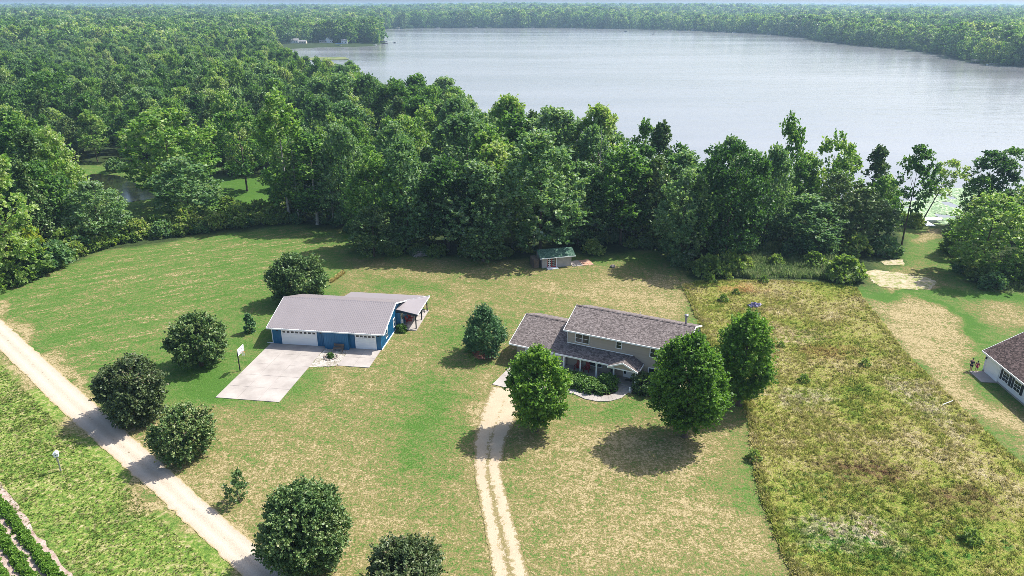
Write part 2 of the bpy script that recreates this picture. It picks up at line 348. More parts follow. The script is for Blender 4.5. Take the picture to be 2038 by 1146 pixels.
A1 = np.column_stack([dry, np.clip(lush, 0, 1), floor, np.ones(len(gp))]); B1 = np.column_stack([stripe, weedy, far_field, np.ones(len(gp))])
nx, ny = len(xs), len(ys); idx = np.arange(nx * ny).reshape(ny, nx)
fc = np.column_stack([idx[:-1, :-1].ravel(), idx[:-1, 1:].ravel(), idx[1:, 1:].ravel(), idx[1:, :-1].ravel()])
gm = fast_mesh('ground', np.column_stack([gp, zz]), fc, {'regA': ('POINT', 'FLOAT_COLOR', A1), 'regB': ('POINT', 'FLOAT_COLOR', B1)}, True)

GRASS = [(0.0, (0.055, 0.125, 0.02)), (0.18, (0.085, 0.15, 0.034)), (0.36, (0.12, 0.148, 0.045)), (0.52, (0.155, 0.143, 0.053)), (0.74, (0.205, 0.17, 0.076)), (0.98, (0.325, 0.265, 0.145))]
def ground_material():
    k = N('ground_cover'); p = k.pos()
    a = k.n('ShaderNodeSeparateColor'); k.l(k.attr('regA').outputs['Color'], a.inputs[0]); b = k.n('ShaderNodeSeparateColor'); k.l(k.attr('regB').outputs['Color'], b.inputs[0])
    dryv, lushv, floorv = a.outputs; stripev, weedv, farv = b.outputs
    n0 = k.noise(p, 0.09, 3.0, 0.6); n1 = k.noise(p, 0.35, 4.0, 0.65, 0.4); n2 = k.noise(p, 1.7, 3.0, 0.65); n3 = k.noise(p, 4.2, 3.0, 0.75)
    t = k.math('ADD', dryv, k.math('MULTIPLY', k.math('SUBTRACT', n0, 0.5), 0.34))
    amp = k.math('MULTIPLY_ADD', dryv, 0.8, 0.5)
    t = k.math('ADD', t, k.math('MULTIPLY', k.math('SUBTRACT', n1, 0.5), k.math('MULTIPLY', amp, 1.15)))
    t = k.math('ADD', t, k.math('MULTIPLY', k.math('SUBTRACT', n2, 0.5), k.math('MULTIPLY', amp, 1.7)))
    t = k.math('ADD', t, k.math('MULTIPLY', k.math('SUBTRACT', n3, 0.5), k.math('MULTIPLY', amp, 2.6)))
    t = k.math('SUBTRACT', t, k.math('MULTIPLY', lushv, 0.62))
    # hay left in rows by the mower on the big lawn
    h0, h1 = G(244, 563), G(523, 514); sv = k.mapping(p, (0.11, 0.75, 1.0), -math.atan2(h1[1] - h0[1], h1[0] - h0[0]))
    s1 = k.noise(sv, 1.0, 3.0, 0.6, 0.3); hay = k.math('MULTIPLY', k.ramp(s1, [(0.44, (0, 0, 0)), (0.66, (1, 1, 1))]), k.ramp(k.math('ADD', k.math('MULTIPLY', n2, .5), k.math('MULTIPLY', n3, .5)), [(0.48, (0, 0, 0)), (0.6, (1, 1, 1))]))
    t = k.math('ADD', t, k.math('MULTIPLY', k.math('MULTIPLY', hay, stripev), 0.7))
    t = k.math('ADD', t, k.math('MULTIPLY', k.math('MULTIPLY', k.math('SUBTRACT', s1, 0.5), stripev), 0.8), clamp=True)
    mow = k.noise(k.mapping(p, (0.05, 0.9, 1.0), math.radians(26)), 1.0, 2.0); t = k.math('ADD', t, k.math('MULTIPLY', k.math('SUBTRACT', mow, 0.5), 0.42), clamp=True)
    c = k.ramp(t, GRASS)
    wn = k.math('ADD', k.math('MULTIPLY', n1, 0.5), k.math('MULTIPLY', n3, 0.5))
    wc = k.ramp(k.math('ADD', wn, k.math('MULTIPLY', k.math('SUBTRACT', n2, 0.5), 1.3)), [(0.2, (0.05, 0.10, 0.018)), (0.4, (0.10, 0.175, 0.03)), (0.52, (0.165, 0.225, 0.045)), (0.64, (0.26, 0.26, 0.10)), (0.85, (0.42, 0.36, 0.22))])
    c = k.mix(weedv, c, wc)
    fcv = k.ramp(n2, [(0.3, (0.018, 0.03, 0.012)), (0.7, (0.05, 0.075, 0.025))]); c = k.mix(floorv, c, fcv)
    c = k.mix(k.math('MULTIPLY', farv, k.ramp(k.noise(p, 0.0012, 2.0), [(0.45, (0, 0, 0)), (0.55, (1, 1, 1))])), c, (0.3, 0.28, 0.2))
    g = k.noise(p, 7.5, 2.0, 0.8); c = k.scale(c, k.math('MULTIPLY_ADD', g, 1.7, 0.17))
    h = k.math('ADD', k.math('MULTIPLY', n3, 0.5), k.math('MULTIPLY', g, 0.4))
    return k.done(k.bsdf(c, 0.95, 0.08, k.bump(h, 0.9, 0.16)))
M['ground'] = ground_material()
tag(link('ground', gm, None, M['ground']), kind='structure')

# ------------------------------------------------------------------ sheets: lake, pond, road, driveway, meadow
def sheet(name, poly, z, m, step=None, jitter=0.0, kind='structure', attrs=None):
    poly = np.asarray(poly)
    lo, hi = poly.min(0), poly.max(0); step = step or max((hi - lo).max() / 60, 0.2)
    # outline resampled so that its edge can be ragged, filled by bmesh
    import bmesh
    pts = []
    for i in range(len(poly)):
        a, b = poly[i], poly[(i + 1) % len(poly)]; n = max(1, int(np.linalg.norm(b - a) / step))
        for j in range(n): pts.append(a + (b - a) * j / n)
    pts = np.array(pts)
    if jitter: pts = pts + rng.normal(0, jitter, pts.shape)
    bmx = bmesh.new(); vs = [bmx.verts.new((q[0], q[1], z)) for q in pts]
    f = bmx.faces.new(vs); f.normal_update()
    if f.normal.z < 0: f.normal_flip()
    bmesh.ops.triangulate(bmx, faces=[f]); me = bpy.data.meshes.new(name); bmx.to_mesh(me); bmx.free()
    return tag(link(name, me, None, m), kind=kind)
def water_material():
    k = N('lake_water'); p = k.pos()
    a = k.noise(k.mapping(p, (0.35, 1.0, 1), math.radians(12)), 0.9, 3.0, 0.6); b = k.noise(k.mapping(p, (0.3, 1.0, 1), math.radians(8)), 0.12, 3.0, 0.5)
    big = k.noise(k.mapping(p, (0.25, 1.0, 1)), 0.012, 3.0, 0.6)
    h = k.math('ADD', k.math('MULTIPLY', a, 0.5), k.math('MULTIPLY', b, 1.2))
    c = k.mix(k.ramp(big, [(0.35, (0, 0, 0)), (0.65, (1, 1, 1))]), (0.17, 0.172, 0.182), (0.235, 0.236, 0.245))
    p_ = k.bsdf(c, k.math('MULTIPLY_ADD', big, 0.2, 0.04), 0.5, k.bump(h, 0.4, 0.32)); p_.inputs['IOR'].default_value = 1.33
    return k.done(p_)
M['water'] = water_material()
lake_o = sheet('lake', np.array([LAKE.mean(0) + (q - LAKE.mean(0)) * 1.0 for q in LAKE]), WATER_Z, M['water'], step=60)
lake_o.name = 'lake'
k = N('pond_water'); pd = k.bsdf(k.mix(k.ramp(k.noise(k.pos(), 0.25, 3.0), [(0.5, (0, 0, 0)), (0.62, (1, 1, 1))]), (0.008, 0.01, 0.008), (0.02, 0.022, 0.012)), 0.12, 0.5); M['pond'] = k.done(pd)
sheet('pond', POND, -0.32, M['pond'], step=2, jitter=0.3)

def strip(name, left, right, z, m, ncol=10, step=0.7, jit=0.12, ext=0.0, matched=False):
    def resample(L, n):
        L = np.array(L); s = np.r_[0, np.cumsum(np.linalg.norm(np.diff(L, axis=0), axis=1))]; t = np.linspace(0, s[-1], n)
        return np.column_stack([np.interp(t, s, L[:, 0]), np.interp(t, s, L[:, 1])])
    left = [np.asarray(q, float) for q in left]; right = [np.asarray(q, float) for q in right]
    if ext:
        left = [left[0] + (left[0] - left[1]) * ext] + left + [left[-1] + (left[-1] - left[-2]) * ext]
        right = [right[0] + (right[0] - right[1]) * ext] + right + [right[-1] + (right[-1] - right[-2]) * ext]
    n = max(2, int(np.linalg.norm(np.diff(np.array(left), axis=0), axis=1).sum() / step))
    a = resample(left, n); b = resample(right, n * 60)
    b = resample(right, n) if matched else np.array([b[np.argmin(((b - q) ** 2).sum(1))] for q in a]); a += rng.normal(0, jit, a.shape); b += rng.normal(0, jit, b.shape)
    t = np.linspace(0, 1, ncol)[None, :, None]; P = a[:, None] * (1 - t) + b[:, None] * t
    V = np.column_stack([P.reshape(-1, 2), np.full(n * ncol, z)]); ix = np.arange(n * ncol).reshape(n, ncol)
    F = np.column_stack([ix[:-1, :-1].ravel(), ix[:-1, 1:].ravel(), ix[1:, 1:].ravel(), ix[1:, :-1].ravel()])
    me = fast_mesh(name, V, F, {'across': ('POINT', 'FLOAT', np.tile(np.linspace(-1, 1, ncol), n)), 'along': ('POINT', 'FLOAT', np.repeat(np.linspace(0, 1, n), ncol))})
    if sum(p.normal.z for p in me.polygons) < 0: me.flip_normals()
    return tag(link(name, me, None, m), kind='structure')
def gravel_material(name, light, dark, tracks):
    k = N(name); p = k.pos(); ac = k.attr('across').outputs['Fac']
    n1 = k.noise(p, 0.5, 4.0, 0.6); n3 = k.noise(p, 9.0, 2.0, 0.7); n2 = k.noise(p, 2.2, 3.0, 0.65)
    c = k.mix(k.math('MULTIPLY_ADD', n1, 0.6, k.math('MULTIPLY', n3, 0.4)), dark, light)
    c = k.scale(c, k.math('MULTIPLY_ADD', k.noise(p, 22.0, 1.0), 0.5, 0.75))
    ab = k.math('ABSOLUTE', ac)
    if tracks:   # grass and weeds on the crown between the two wheel tracks and at the sides
        al = k.math('SUBTRACT', 1.0, k.math('MULTIPLY', k.attr('along').outputs['Fac'], 2.0), clamp=True)
        mid = k.math('SUBTRACT', k.math('SUBTRACT', 0.8, k.math('MULTIPLY', ab, 1.9)), k.math('MULTIPLY', al, 0.75)); sid = k.math('MULTIPLY_ADD', k.math('SUBTRACT', ab, 0.82), 2.6, 0.36)
        cov = k.math('MAXIMUM', mid, sid); cov = k.math('ADD', cov, k.math('MULTIPLY', k.math('SUBTRACT', n2, 0.5), 2.6)); cov = k.math('ADD', cov, k.math('MULTIPLY', k.math('SUBTRACT', n3, 0.5), 1.4))
        f = k.ramp(cov, [(0.3, (0, 0, 0)), (0.55, (1, 1, 1))])
        gc = k.ramp(k.math('ADD', k.math('MULTIPLY', n3, 0.5), k.math('MULTIPLY', n2, 0.5)), [(0.3, (0.06, 0.075, 0.025)), (0.5, (0.19, 0.16, 0.07)), (0.72, (0.36, 0.29, 0.16))])
        c = k.mix(f, c, gc)
    else:
        wheel = k.math('ABSOLUTE', k.math('SUBTRACT', ab, 0.42)); cc = k.ramp(wheel, [(0.0, (1, 1, 1)), (0.35, (0.86, 0.84, 0.82))])
        c = k.mix(1.0, c, cc, 'MULTIPLY')
        mid = k.math('MULTIPLY', k.ramp(k.math('ABSOLUTE', k.math('ADD', ac, 0.02)), [(0.0, (1, 1, 1)), (0.12, (0, 0, 0))]), k.ramp(n2, [(0.6, (0, 0, 0)), (0.68, (1, 1, 1))]))
        c = k.mix(mid, c, (0.14, 0.12, 0.07))
        ed = k.math('ADD', ab, k.math('MULTIPLY', k.math('SUBTRACT', n2, 0.5), 0.35)); c = k.mix(k.ramp(ed, [(0.86, (0, 0, 0)), (0.98, (1, 1, 1))]), c, (0.34, 0.28, 0.15))
    return k.done(k.bsdf(c, 0.95, 0.1, k.bump(n3, 0.6, 0.06)))
M['road'] = gravel_material('pale_gravel_road', (0.55, 0.48, 0.395), (0.42, 0.355, 0.285), False)
M['drive'] = gravel_material('gravel_drive', (0.52, 0.435, 0.32), (0.33, 0.255, 0.17), True)
strip('road', ROAD_L, ROAD_R, 0.03, M['road'], 16, 0.7, 0.06, 2.2)
DL = [G(978, 770)[:2], G(955, 825)[:2], G(943, 880)[:2], G(945, 950)[:2], G(958, 1020)[:2], G(972, 1090)[:2], G(984, 1160)[:2], G(1000, 1300)[:2]]
DR = [G(1046, 775)[:2], G(1030, 830)[:2], G(1010, 870)[:2], G(996, 930)[:2], G(1012, 1000)[:2], G(1034, 1080)[:2], G(1056, 1160)[:2], G(1090, 1300)[:2]]
strip('driveway', DL, DR, 0.03, M['drive'], 25, 0.4, 0.05, matched=True)

# meadow: its own slightly higher sheet of rank grass
def meadow_colour(k, p):
    n0 = k.noise(p, 0.075, 3.0, 0.6, 0.5); n1 = k.noise(p, 0.3, 4.0, 0.65, 0.6); n2 = k.noise(p, 1.3, 3.0, 0.7); n3 = k.noise(p, 4.5, 2.0, 0.7)
    t = k.math('ADD', k.math('MULTIPLY', n0, 0.65), k.math('MULTIPLY', n1, 0.35))
    t = k.math('ADD', t, k.math('MULTIPLY', k.math('SUBTRACT', n2, 0.5), 0.42)); t = k.math('ADD', t, k.math('MULTIPLY', k.math('SUBTRACT', n3, 0.5), 0.5))
    c = k.ramp(t, [(0.28, (0.065, 0.13, 0.02)), (0.4, (0.165, 0.212, 0.036)), (0.5, (0.24, 0.242, 0.06)), (0.6, (0.295, 0.258, 0.108)), (0.74, (0.43, 0.37, 0.24))])
    def blob(px, py, rx, ry):
        cx, cy, _ = G(px, py); v = k.n('ShaderNodeVectorMath', operation='SUBTRACT'); k.l(p, v.inputs[0]); v.inputs[1].default_value = (cx, cy, 0)
        v2 = k.n('ShaderNodeVectorMath', operation='MULTIPLY'); k.l(v.outputs[0], v2.inputs[0]); v2.inputs[1].default_value = (1 / rx, 1 / ry, 0)
        ln = k.n('ShaderNodeVectorMath', operation='LENGTH'); k.l(v2.outputs[0], ln.inputs[0])
        return k.math('ADD', k.math('SUBTRACT', 1.1, ln.outputs['Value']), k.math('MULTIPLY', k.math('SUBTRACT', n1, 0.5), 2.2))
    sp = k.ramp(n2, [(0.42, (0, 0, 0)), (0.6, (1, 1, 1))])
    for (px, py, rx, ry, col) in ((1720, 935, 6.5, 3.6, (0.12, 0.065, 0.04)), (1920, 1000, 5, 3.5, (0.15, 0.10, 0.05)), (1640, 700, 6, 3.5, (0.22, 0.15, 0.055)), (1470, 573, 7, 3, (0.36, 0.22, 0.085))):
        c = k.mix(k.math('MULTIPLY', k.ramp(blob(px, py, rx, ry), [(0.3, (0, 0, 0)), (0.9, (1, 1, 1))]), k.math('MULTIPLY_ADD', sp, 0.6, 0.35)), c, col)
    for (px, py, rx, ry, col) in ((1600, 790, 6, 4, (0.40, 0.37, 0.24)), (1690, 1060, 8, 4, (0.46, 0.38, 0.30)), (1580, 670, 7, 4, (0.40, 0.33, 0.2)), (1830, 790, 4, 10, (0.38, 0.34, 0.22))):
        c = k.mix(k.math('MULTIPLY', k.ramp(blob(px, py, rx, ry), [(0.3, (0, 0, 0)), (0.9, (1, 1, 1))]), sp), c, col)
    for (px, py, rx, ry) in ((1690, 1090, 10, 5), (1630, 970, 7, 4), (1900, 1080, 9, 4)):
        c = k.mix(k.math('MULTIPLY', k.ramp(blob(px, py, rx, ry), [(0.3, (0, 0, 0)), (0.9, (1, 1, 1))]), k.ramp(k.noise(p, 1.0, 3.0, 0.7), [(0.52, (0, 0, 0)), (0.62, (1, 1, 1))])), c, (0.06, 0.15, 0.025))
    return c, n3
k = N('meadow_turf'); cc, n3 = meadow_colour(k, k.pos()); g = k.noise(k.pos(), 7.0, 2.0, 0.8)
M['meadow'] = k.done(k.bsdf(k.scale(cc, k.math('MULTIPLY_ADD', g, 1.5, 0.25)), 0.95, 0.05, k.bump(k.math('ADD', n3, g), 1.0, 0.2)))
k = N('meadow_blades'); oi = k.n('ShaderNodeObjectInfo'); cc, _ = meadow_colour(k, oi.outputs['Location'])
cc = k.scale(cc, k.math('MULTIPLY_ADD', oi.outputs['Random'], 0.8, 1.0)); mb_ = k.bsdf(cc, 0.7, 0.15)
tr = k.n('ShaderNodeBsdfTranslucent'); k.l(cc, tr.inputs[0]); mx = k.n('ShaderNodeMixShader'); mx.inputs[0].default_value = 0.5; k.l(mb_.outputs[0], mx.inputs[1]); k.l(tr.outputs[0], mx.inputs[2])
M['blades'] = k.done(mx)
sheet('meadow', MEADOW, 0.06, M['meadow'], step=0.8, jitter=0.12)
k = N('sand'); p = k.pos(); f = k.ramp(k.math('ADD', k.noise(p, 0.9, 4.0, 0.7), k.math('MULTIPLY', k.noise(p, 5.0, 2.0), 0.25)), [(0.5, (0.45, 0.39, 0.28)), (0.62, (0.36, 0.31, 0.2)), (0.72, (0.2, 0.23, 0.07))])
M['sand'] = k.done(k.bsdf(k.scale(f, k.math('MULTIPLY_ADD', k.noise(p, 14, 2.0), 0.5, 0.75)), 0.95, 0.1))
sheet('sand_patch', GP([(1719, 541), (1745, 537), (1800, 545), (1848, 553), (1866, 562), (1852, 576), (1800, 576), (1748, 570)]), 0.045, M['sand'], step=0.5, jitter=0.16)
sheet('sand_patch', GP([(1752, 521), (1778, 515), (1798, 517), (1799, 529), (1760, 527)]), 0.045, M['sand'], step=0.4, jitter=0.1)

# ------------------------------------------------------------------ scatter (uncountable cover only)
def scatter(name, P, protos, sc, rz=None, pick=None, tilt=None, label=None, cat=None):
    n = len(P); rz = rng.uniform(0, 6.283, n) if rz is None else rz; pick = rng.integers(0, len(protos), n) if pick is None else pick
    tilt = np.zeros(n) if tilt is None else tilt
    me = bpy.data.meshes.new(name); me.vertices.add(n); me.vertices.foreach_set('co', np.asarray(P, np.float32).ravel())
    for an, typ, val in (('rz', 'FLOAT', rz), ('sc', 'FLOAT', sc), ('pk', 'INT', pick), ('tl', 'FLOAT', tilt)):
        a = me.attributes.new(an, typ, 'POINT'); a.data.foreach_set('value', np.asarray(val, np.int32 if typ == 'INT' else np.float32))
    o = link(name, me); tag(o, label, cat, kind='stuff')
    ng = bpy.data.node_groups.new(name, 'GeometryNodeTree'); ng.interface.new_socket('Geometry', in_out='INPUT', socket_type='NodeSocketGeometry'); ng.interface.new_socket('Geometry', in_out='OUTPUT', socket_type='NodeSocketGeometry')
    gi = ng.nodes.new('NodeGroupInput'); go = ng.nodes.new('NodeGroupOutput'); iop = ng.nodes.new('GeometryNodeInstanceOnPoints'); iop.inputs['Pick Instance'].default_value = True
    jn = ng.nodes.new('GeometryNodeJoinGeometry')
    for pr in protos:
        oi = ng.nodes.new('GeometryNodeObjectInfo'); oi.transform_space = 'ORIGINAL'; oi.inputs['Object'].default_value = pr; oi.inputs['As Instance'].default_value = True
        ng.links.new(oi.outputs['Geometry'], jn.inputs[0])
    def na(an, typ='FLOAT'):
        x = ng.nodes.new('GeometryNodeInputNamedAttribute'); x.data_type = typ; x.inputs['Name'].default_value = an; return x.outputs['Attribute']
    cx = ng.nodes.new('ShaderNodeCombineXYZ'); ng.links.new(na('tl'), cx.inputs[0]); ng.links.new(na('rz'), cx.inputs[2])
    ng.links.new(gi.outputs[0], iop.inputs['Points']); ng.links.new(jn.outputs[0], iop.inputs['Instance']); ng.links.new(na('pk', 'INT'), iop.inputs['Instance Index'])
    e2r = ng.nodes.new('FunctionNodeEulerToRotation'); ng.links.new(cx.outputs[0], e2r.inputs[0]); ng.links.new(e2r.outputs[0], iop.inputs['Rotation'])
    ng.links.new(na('sc'), iop.inputs['Scale']); ng.links.new(iop.outputs[0], go.inputs[0])
    md = o.modifiers.new('scatter', 'NODES'); md.node_group = ng
    return o
def proto(name, me, m):
    me.materials.append(m); return bpy.data.objects.new(name, me)
def tuft_mesh(seed, n, h, spread, wd):
    r = np.random.default_rng(seed); V = []; F = []
    for i in range(n):
        a = r.uniform(0, 6.283); b = r.uniform(0, 6.283); ro = r.uniform(0, spread * .6); l = h * r.uniform(.6, 1.1); sp = spread * r.uniform(.3, 1)
        p0 = np.array([ro * math.cos(b), ro * math.sin(b), -0.03]); s = np.array([math.cos(a + 1.57), math.sin(a + 1.57), 0]) * wd; d = np.array([math.cos(a), math.sin(a), 0])
        m_ = p0 + d * sp * .35 + np.array([0, 0, l * .65]); e = p0 + d * sp + np.array([0, 0, l]); k0 = len(V)
        V += [p0 - s, p0 + s, m_ + s * .8, m_ - s * .8, e + s * .2, e - s * .2]; F += [(k0, k0 + 1, k0 + 2, k0 + 3), (k0 + 3, k0 + 2, k0 + 4, k0 + 5)]
    return fast_mesh('tuft', V, F)
def rand_in(poly, n):
    lo, hi = poly.min(0), poly.max(0); out = np.zeros((0, 2))
    while len(out) < n:
        q = rng.uniform(lo, hi, (n * 2, 2)); out = np.vstack([out, q[inside(q, poly)]])
    return out[:n]
def z0(P, z=0.0): return np.column_stack([P, np.full(len(P), z)])
tufts = [proto('tuft', tuft_mesh(s, 9, 0.30, 0.34, 0.03), M['blades']) for s in (1, 2, 3)]
mv = MEADOW.copy(); mv[:, 0] = np.minimum(mv[:, 0], 75); mv[:, 1] = np.maximum(mv[:, 1], 40)
q = rand_in(mv, 30000); dens = vnoise(q, 2.2, 21) * .6 + vnoise(q, 9, 22) * .4
edge_d = edge_dist(q, MEADOW); keep = rng.random(len(q)) < np.where(edge_d < 1.2, 1.0, np.clip(dens * 1.7 - .25, .15, 1)); q = q[keep]
scatter('meadow_grass', z0(q, 0.06), tufts, rng.uniform(.45, 1.15, len(q)) * np.where(edge_dist(q, MEADOW[:11], False) < .7, 1.5, 1.0), label='rank yellow green grass filling the unmown meadow', cat='grass')

# ------------------------------------------------------------------ building helpers
def window(parent, axis, c, u0, u1, z0_, z1, out, m_frame, bars=(1, 1), split=1, fw=0.07, dep=0.06):
    """window > pane, muntin. axis 'u': lies along u on the plane v=c facing out (+1/-1 along v); axis 'v': along v on the plane u=c"""
    def bx(mb, a0, a1, b0, b1, d0, d1):
        d0, d1 = sorted((c + out * d0, c + out * d1))
        mb.box(a0, a1, d0, d1, b0, b1) if axis == 'u' else mb.box(d0, d1, a0, a1, b0, b1)
    f = MB()
    bx(f, u0 - fw, u1 + fw, z0_ - fw, z0_, -0.02, dep); bx(f, u0 - fw, u1 + fw, z1, z1 + fw, -0.02, dep)
    bx(f, u0 - fw, u0, z0_, z1, -0.02, dep - .004); bx(f, u1, u1 + fw, z0_, z1, -0.02, dep - .004)
    for i in range(1, split): m_ = u0 + (u1 - u0) * i / split; bx(f, m_ - fw / 2, m_ + fw / 2, z0_, z1, -0.02, dep - .008)
    w_ = f.build('window', m_frame, parent)
    for i in range(split):
        a = u0 + (u1 - u0) * i / split + (fw / 2 if i else 0); b = u0 + (u1 - u0) * (i + 1) / split - (fw / 2 if i < split - 1 else 0)
        p_ = MB(); bx(p_, a, b, z0_, z1, -0.02, 0.02); p_.build('pane', M['glass'], w_)
        mu = MB()
        for j in range(bars[0]): x = a + (b - a) * (j + 1) / (bars[0] + 1); bx(mu, x - .013, x + .013, z0_, z1, 0.02, 0.035)
        for j in range(bars[1]): y = z0_ + (z1 - z0_) * (j + 1) / (bars[1] + 1); bx(mu, a, b, y - .02, y + .02, 0.02, 0.038)
        if mu.v: mu.build('muntin', m_frame, w_)
    return w_
def slab(mb, pts, th=0.14):
    """roof plane with thickness, hanging below its upper face"""
    return mb.prism(pts, (0, 0, -th))
def rail(mb, a, b, h=0.16, t=0.05):
    """board running along a roof edge"""
    a = Vector(a); b = Vector(b); d = (b - a).normalized(); n = Vector((d.y, -d.x, 0)).normalized() * t
    return mb.prism([a - n, a + n, b + n, b - n], (0, 0, -h))
def conc_grid(root, u0, u1, v0, v1, nu, nv, z, gap=0.025, name='concrete_slab', m='concrete', skew=0.0):
    for i in range(nu):
        for j in range(nv):
            a0 = u0 + (u1 - u0) * i / nu + gap / 2; a1 = u0 + (u1 - u0) * (i + 1) / nu - gap / 2; b0 = v0 + (v1 - v0) * j / nv + gap / 2; b1 = v0 + (v1 - v0) * (j + 1) / nv - gap / 2
            h = z + rng.uniform(-.006, .006); MB().box(a0, a1, b0, b1, -0.12, h).build(name, M[m], root)

# ------------------------------------------------------------------ blue metal garage
GO, GA = (-32.78, 87.02, 0), math.radians(-7.8)
gar = empty('blue_garage', GO, GA, 'blue metal garage with wide grey ribbed roof and two white overhead doors', 'garage')
W, D, SL, ZE = 15.38, 11.0, 0.335, 2.62          # width, depth, roof slope, eave height
zr = ZE + (D / 2 + .6) * SL; zt = ZE + .6 * SL - .16
wl = MB()
zg = zr - .6 * 0 - .17
wl.prism([(0, 0, 0), (W, 0, 0), (W, D, 0), (0, D, 0)], (0, 0, zt))
for x0 in (0.0, W - .12): wl.prism([(x0, 0, zt), (x0, D, zt), (x0, D / 2, zg)], (.12, 0, 0))
wl.box(7.62, 11.0, -.62, -.003, 0, zt - .2)
wl.box(W + .003, W + .6, 6.9, 13.0, 0, 2.5); wl.box(6.4, W, D + .003, 13.0, 0, 2.3)
wall = wl.build('wall', M['blue'], gar)
rb = MB()
def ribs(x0, x1, y, step=0.23):
    for x in np.arange(x0 + .1, x1 - .05, step): rb.box(x - .022, x + .022, y - .03, y, 0.05, zt - .22)
ribs(0.15, 1.3, -.002); ribs(6.45, 7.6, -.002); ribs(7.64, 11.0, -.622); ribs(11.05, 11.7, -.002); ribs(14.75, W, -.002)
for y in np.arange(.2, 6.8, .23): rb.box(W, W + .03, y - .022, y + .022, .05, ZE + .6 * SL - .2 + min(y, D - y) * SL - .05)
tag(rb.build('wall_rib', M['blue'], gar), kind='stuff')
r1 = MB(); e = .45
slab(r1, [(-e, -.6, ZE), (W + .6, -.6, ZE), (W + .6, D / 2, zr), (-e, D / 2, zr)])
r1.build('roof', M['roofmetal'], gar, 'front roof slope of ribbed metal')
zb = lambda v: zr - (v - D / 2) * SL if v <= 10.7 else zr - (10.7 - D / 2) * SL - (v - 10.7) * .17
r2 = MB(); slab(r2, [(-e, D / 2 + .003, zr - .002), (-e, D + .5, zb(10.7) - .8 * SL), (6.3, D + .5, zb(10.7) - .8 * SL), (6.3, D / 2 + .003, zr - .002)])
slab(r2, [(6.303, D / 2 + .003, zr - .002), (6.303, 10.7, zb(10.7)), (W + .6, 10.7, zb(10.7)), (W + .6, D / 2 + .003, zr - .002)])
slab(r2, [(6.303, 10.703, zb(10.7)), (6.303, 14.0, zb(14)), (W + 3.2, 14.0, zb(14)), (W + .6, 10.703, zb(10.7))])
r2.build('roof', M['roofmetal'], gar, 'rear roof slope of ribbed metal')
zh, zo = zb(10.7), zb(14)
r3 = MB(); slab(r3, [(W + .02, 7.0, 3.0), (W + 3.15, 7.0, 2.36), (W + 3.2, 13.99, zo - .002), (W + .605, 10.7, zh - .002), (W + .3, 10.2, 3.0)], .12)
r3.build('porch_roof', M['roofmetal'], gar)
rbm = MB()
for x in np.arange(-e + .12, W + .6, .26):
    rbm.prism([(x - .045, -.6, ZE), (x + .045, -.6, ZE), (x + .045, D / 2 - .05, zr - .05 * SL), (x - .045, D / 2 - .05, zr - .05 * SL)], (0, 0, .06))
    yb = D + .45 if x < 6.3 else 10.7
    rbm.prism([(x - .022, D / 2 + .05, zr - .05 * SL), (x + .022, D / 2 + .05, zr - .05 * SL), (x + .022, yb, zb(10.7) - (yb - 10.7) * SL), (x - .022, yb, zb(10.7) - (yb - 10.7) * SL)], (0, 0, .035))
tag(rbm.build('roof_rib', M['roofmetal'], gar), kind='stuff')
MB().prism([(-e - .02, D / 2 - .16, zr - .05), (-e - .02, D / 2, zr + .05), (-e - .02, D / 2 + .16, zr - .05), (-e - .02, D / 2 + .16, zr - .07), (-e - .02, D / 2 - .16, zr - .07)], (W + 1.07, 0, 0)).build('ridge_cap', M['roofmetal'], gar)
MB().prism([(W + .6, 10.62, zh + .02), (W + .68, 10.72, zh + .02), (W + 3.24, 13.98, zo + .03), (W + 3.16, 14.0, zo + .03)], (0, 0, .04)).build('hip_cap', M['white'], gar)
fa = MB(); rail(fa, (-e, -.66, ZE + .01), (W + .6, -.66, ZE + .01), .17)
for a, b in (((-e - .03, -.6, ZE), (-e - .03, D / 2, zr)), ((-e - .03, D / 2, zr), (-e - .03, D + .5, zb(10.7) - .8 * SL)), ((W + .63, -.6, ZE), (W + .63, D / 2, zr)), ((W + .63, D / 2, zr), (W + .63, 10.6, zb(10.6)))):
    rail(fa, a, b, .16, .03)
rail(fa, (W + 3.22, 6.98, 2.38), (W + 3.24, 14.02, zo + .02), .14, .03)
fa.build('fascia', M['white'], gar)
MB().prism([(W + .1, 6.97, 2.97), (W + 3.15, 6.97, 2.34), (W + 3.15, 6.97, 2.1), (W + .1, 6.97, 2.6)], (0, -.06, 0)).build('porch_beam', M['navy'], gar)
MB().box(-.06, .02, -.07, -.003, 0.1, ZE - .15).box(-.9, .02, -.13, -.07, .12, .2).build('downspout', M['white'], gar)
MB().box(W - .0, W + .07, 0.0, 6.85, 0.0, .16).build('base_trim', M['white'], gar)
for (a, b, npn, zt_) in ((1.42, 6.3, 8, 2.13), (11.86, 14.6, 5, 2.13)):
    dr = MB(); nrow = 4
    for i in range(nrow): dr.box(a, b, -.05, -.003, .03 + (zt_ - .03) * i / nrow + .012, .03 + (zt_ - .03) * (i + 1) / nrow)
    dr.box(a - .1, a - .003, -.065, -.003, 0, zt_ + .1).box(b + .003, b + .1, -.065, -.003, 0, zt_ + .1).box(a, b, -.064, -.003, zt_ + .003, zt_ + .1)
    d = dr.build('overhead_door', M['white'], gar, 'wide white overhead door' if npn == 8 else 'narrow white overhead door')
    for i in range(npn):
        x = a + (b - a) * (i + .5) / npn; MB().box(x - .19, x + .19, -.062, -.051, zt_ - .36, zt_ - .1).build('pane', M['glass'], d)
for x in (.8, 7.0, 15.0): MB().box(x - .08, x + .08, -.16, -.033, 2.0, 2.25).build('wall_lamp', M['black'], gar)
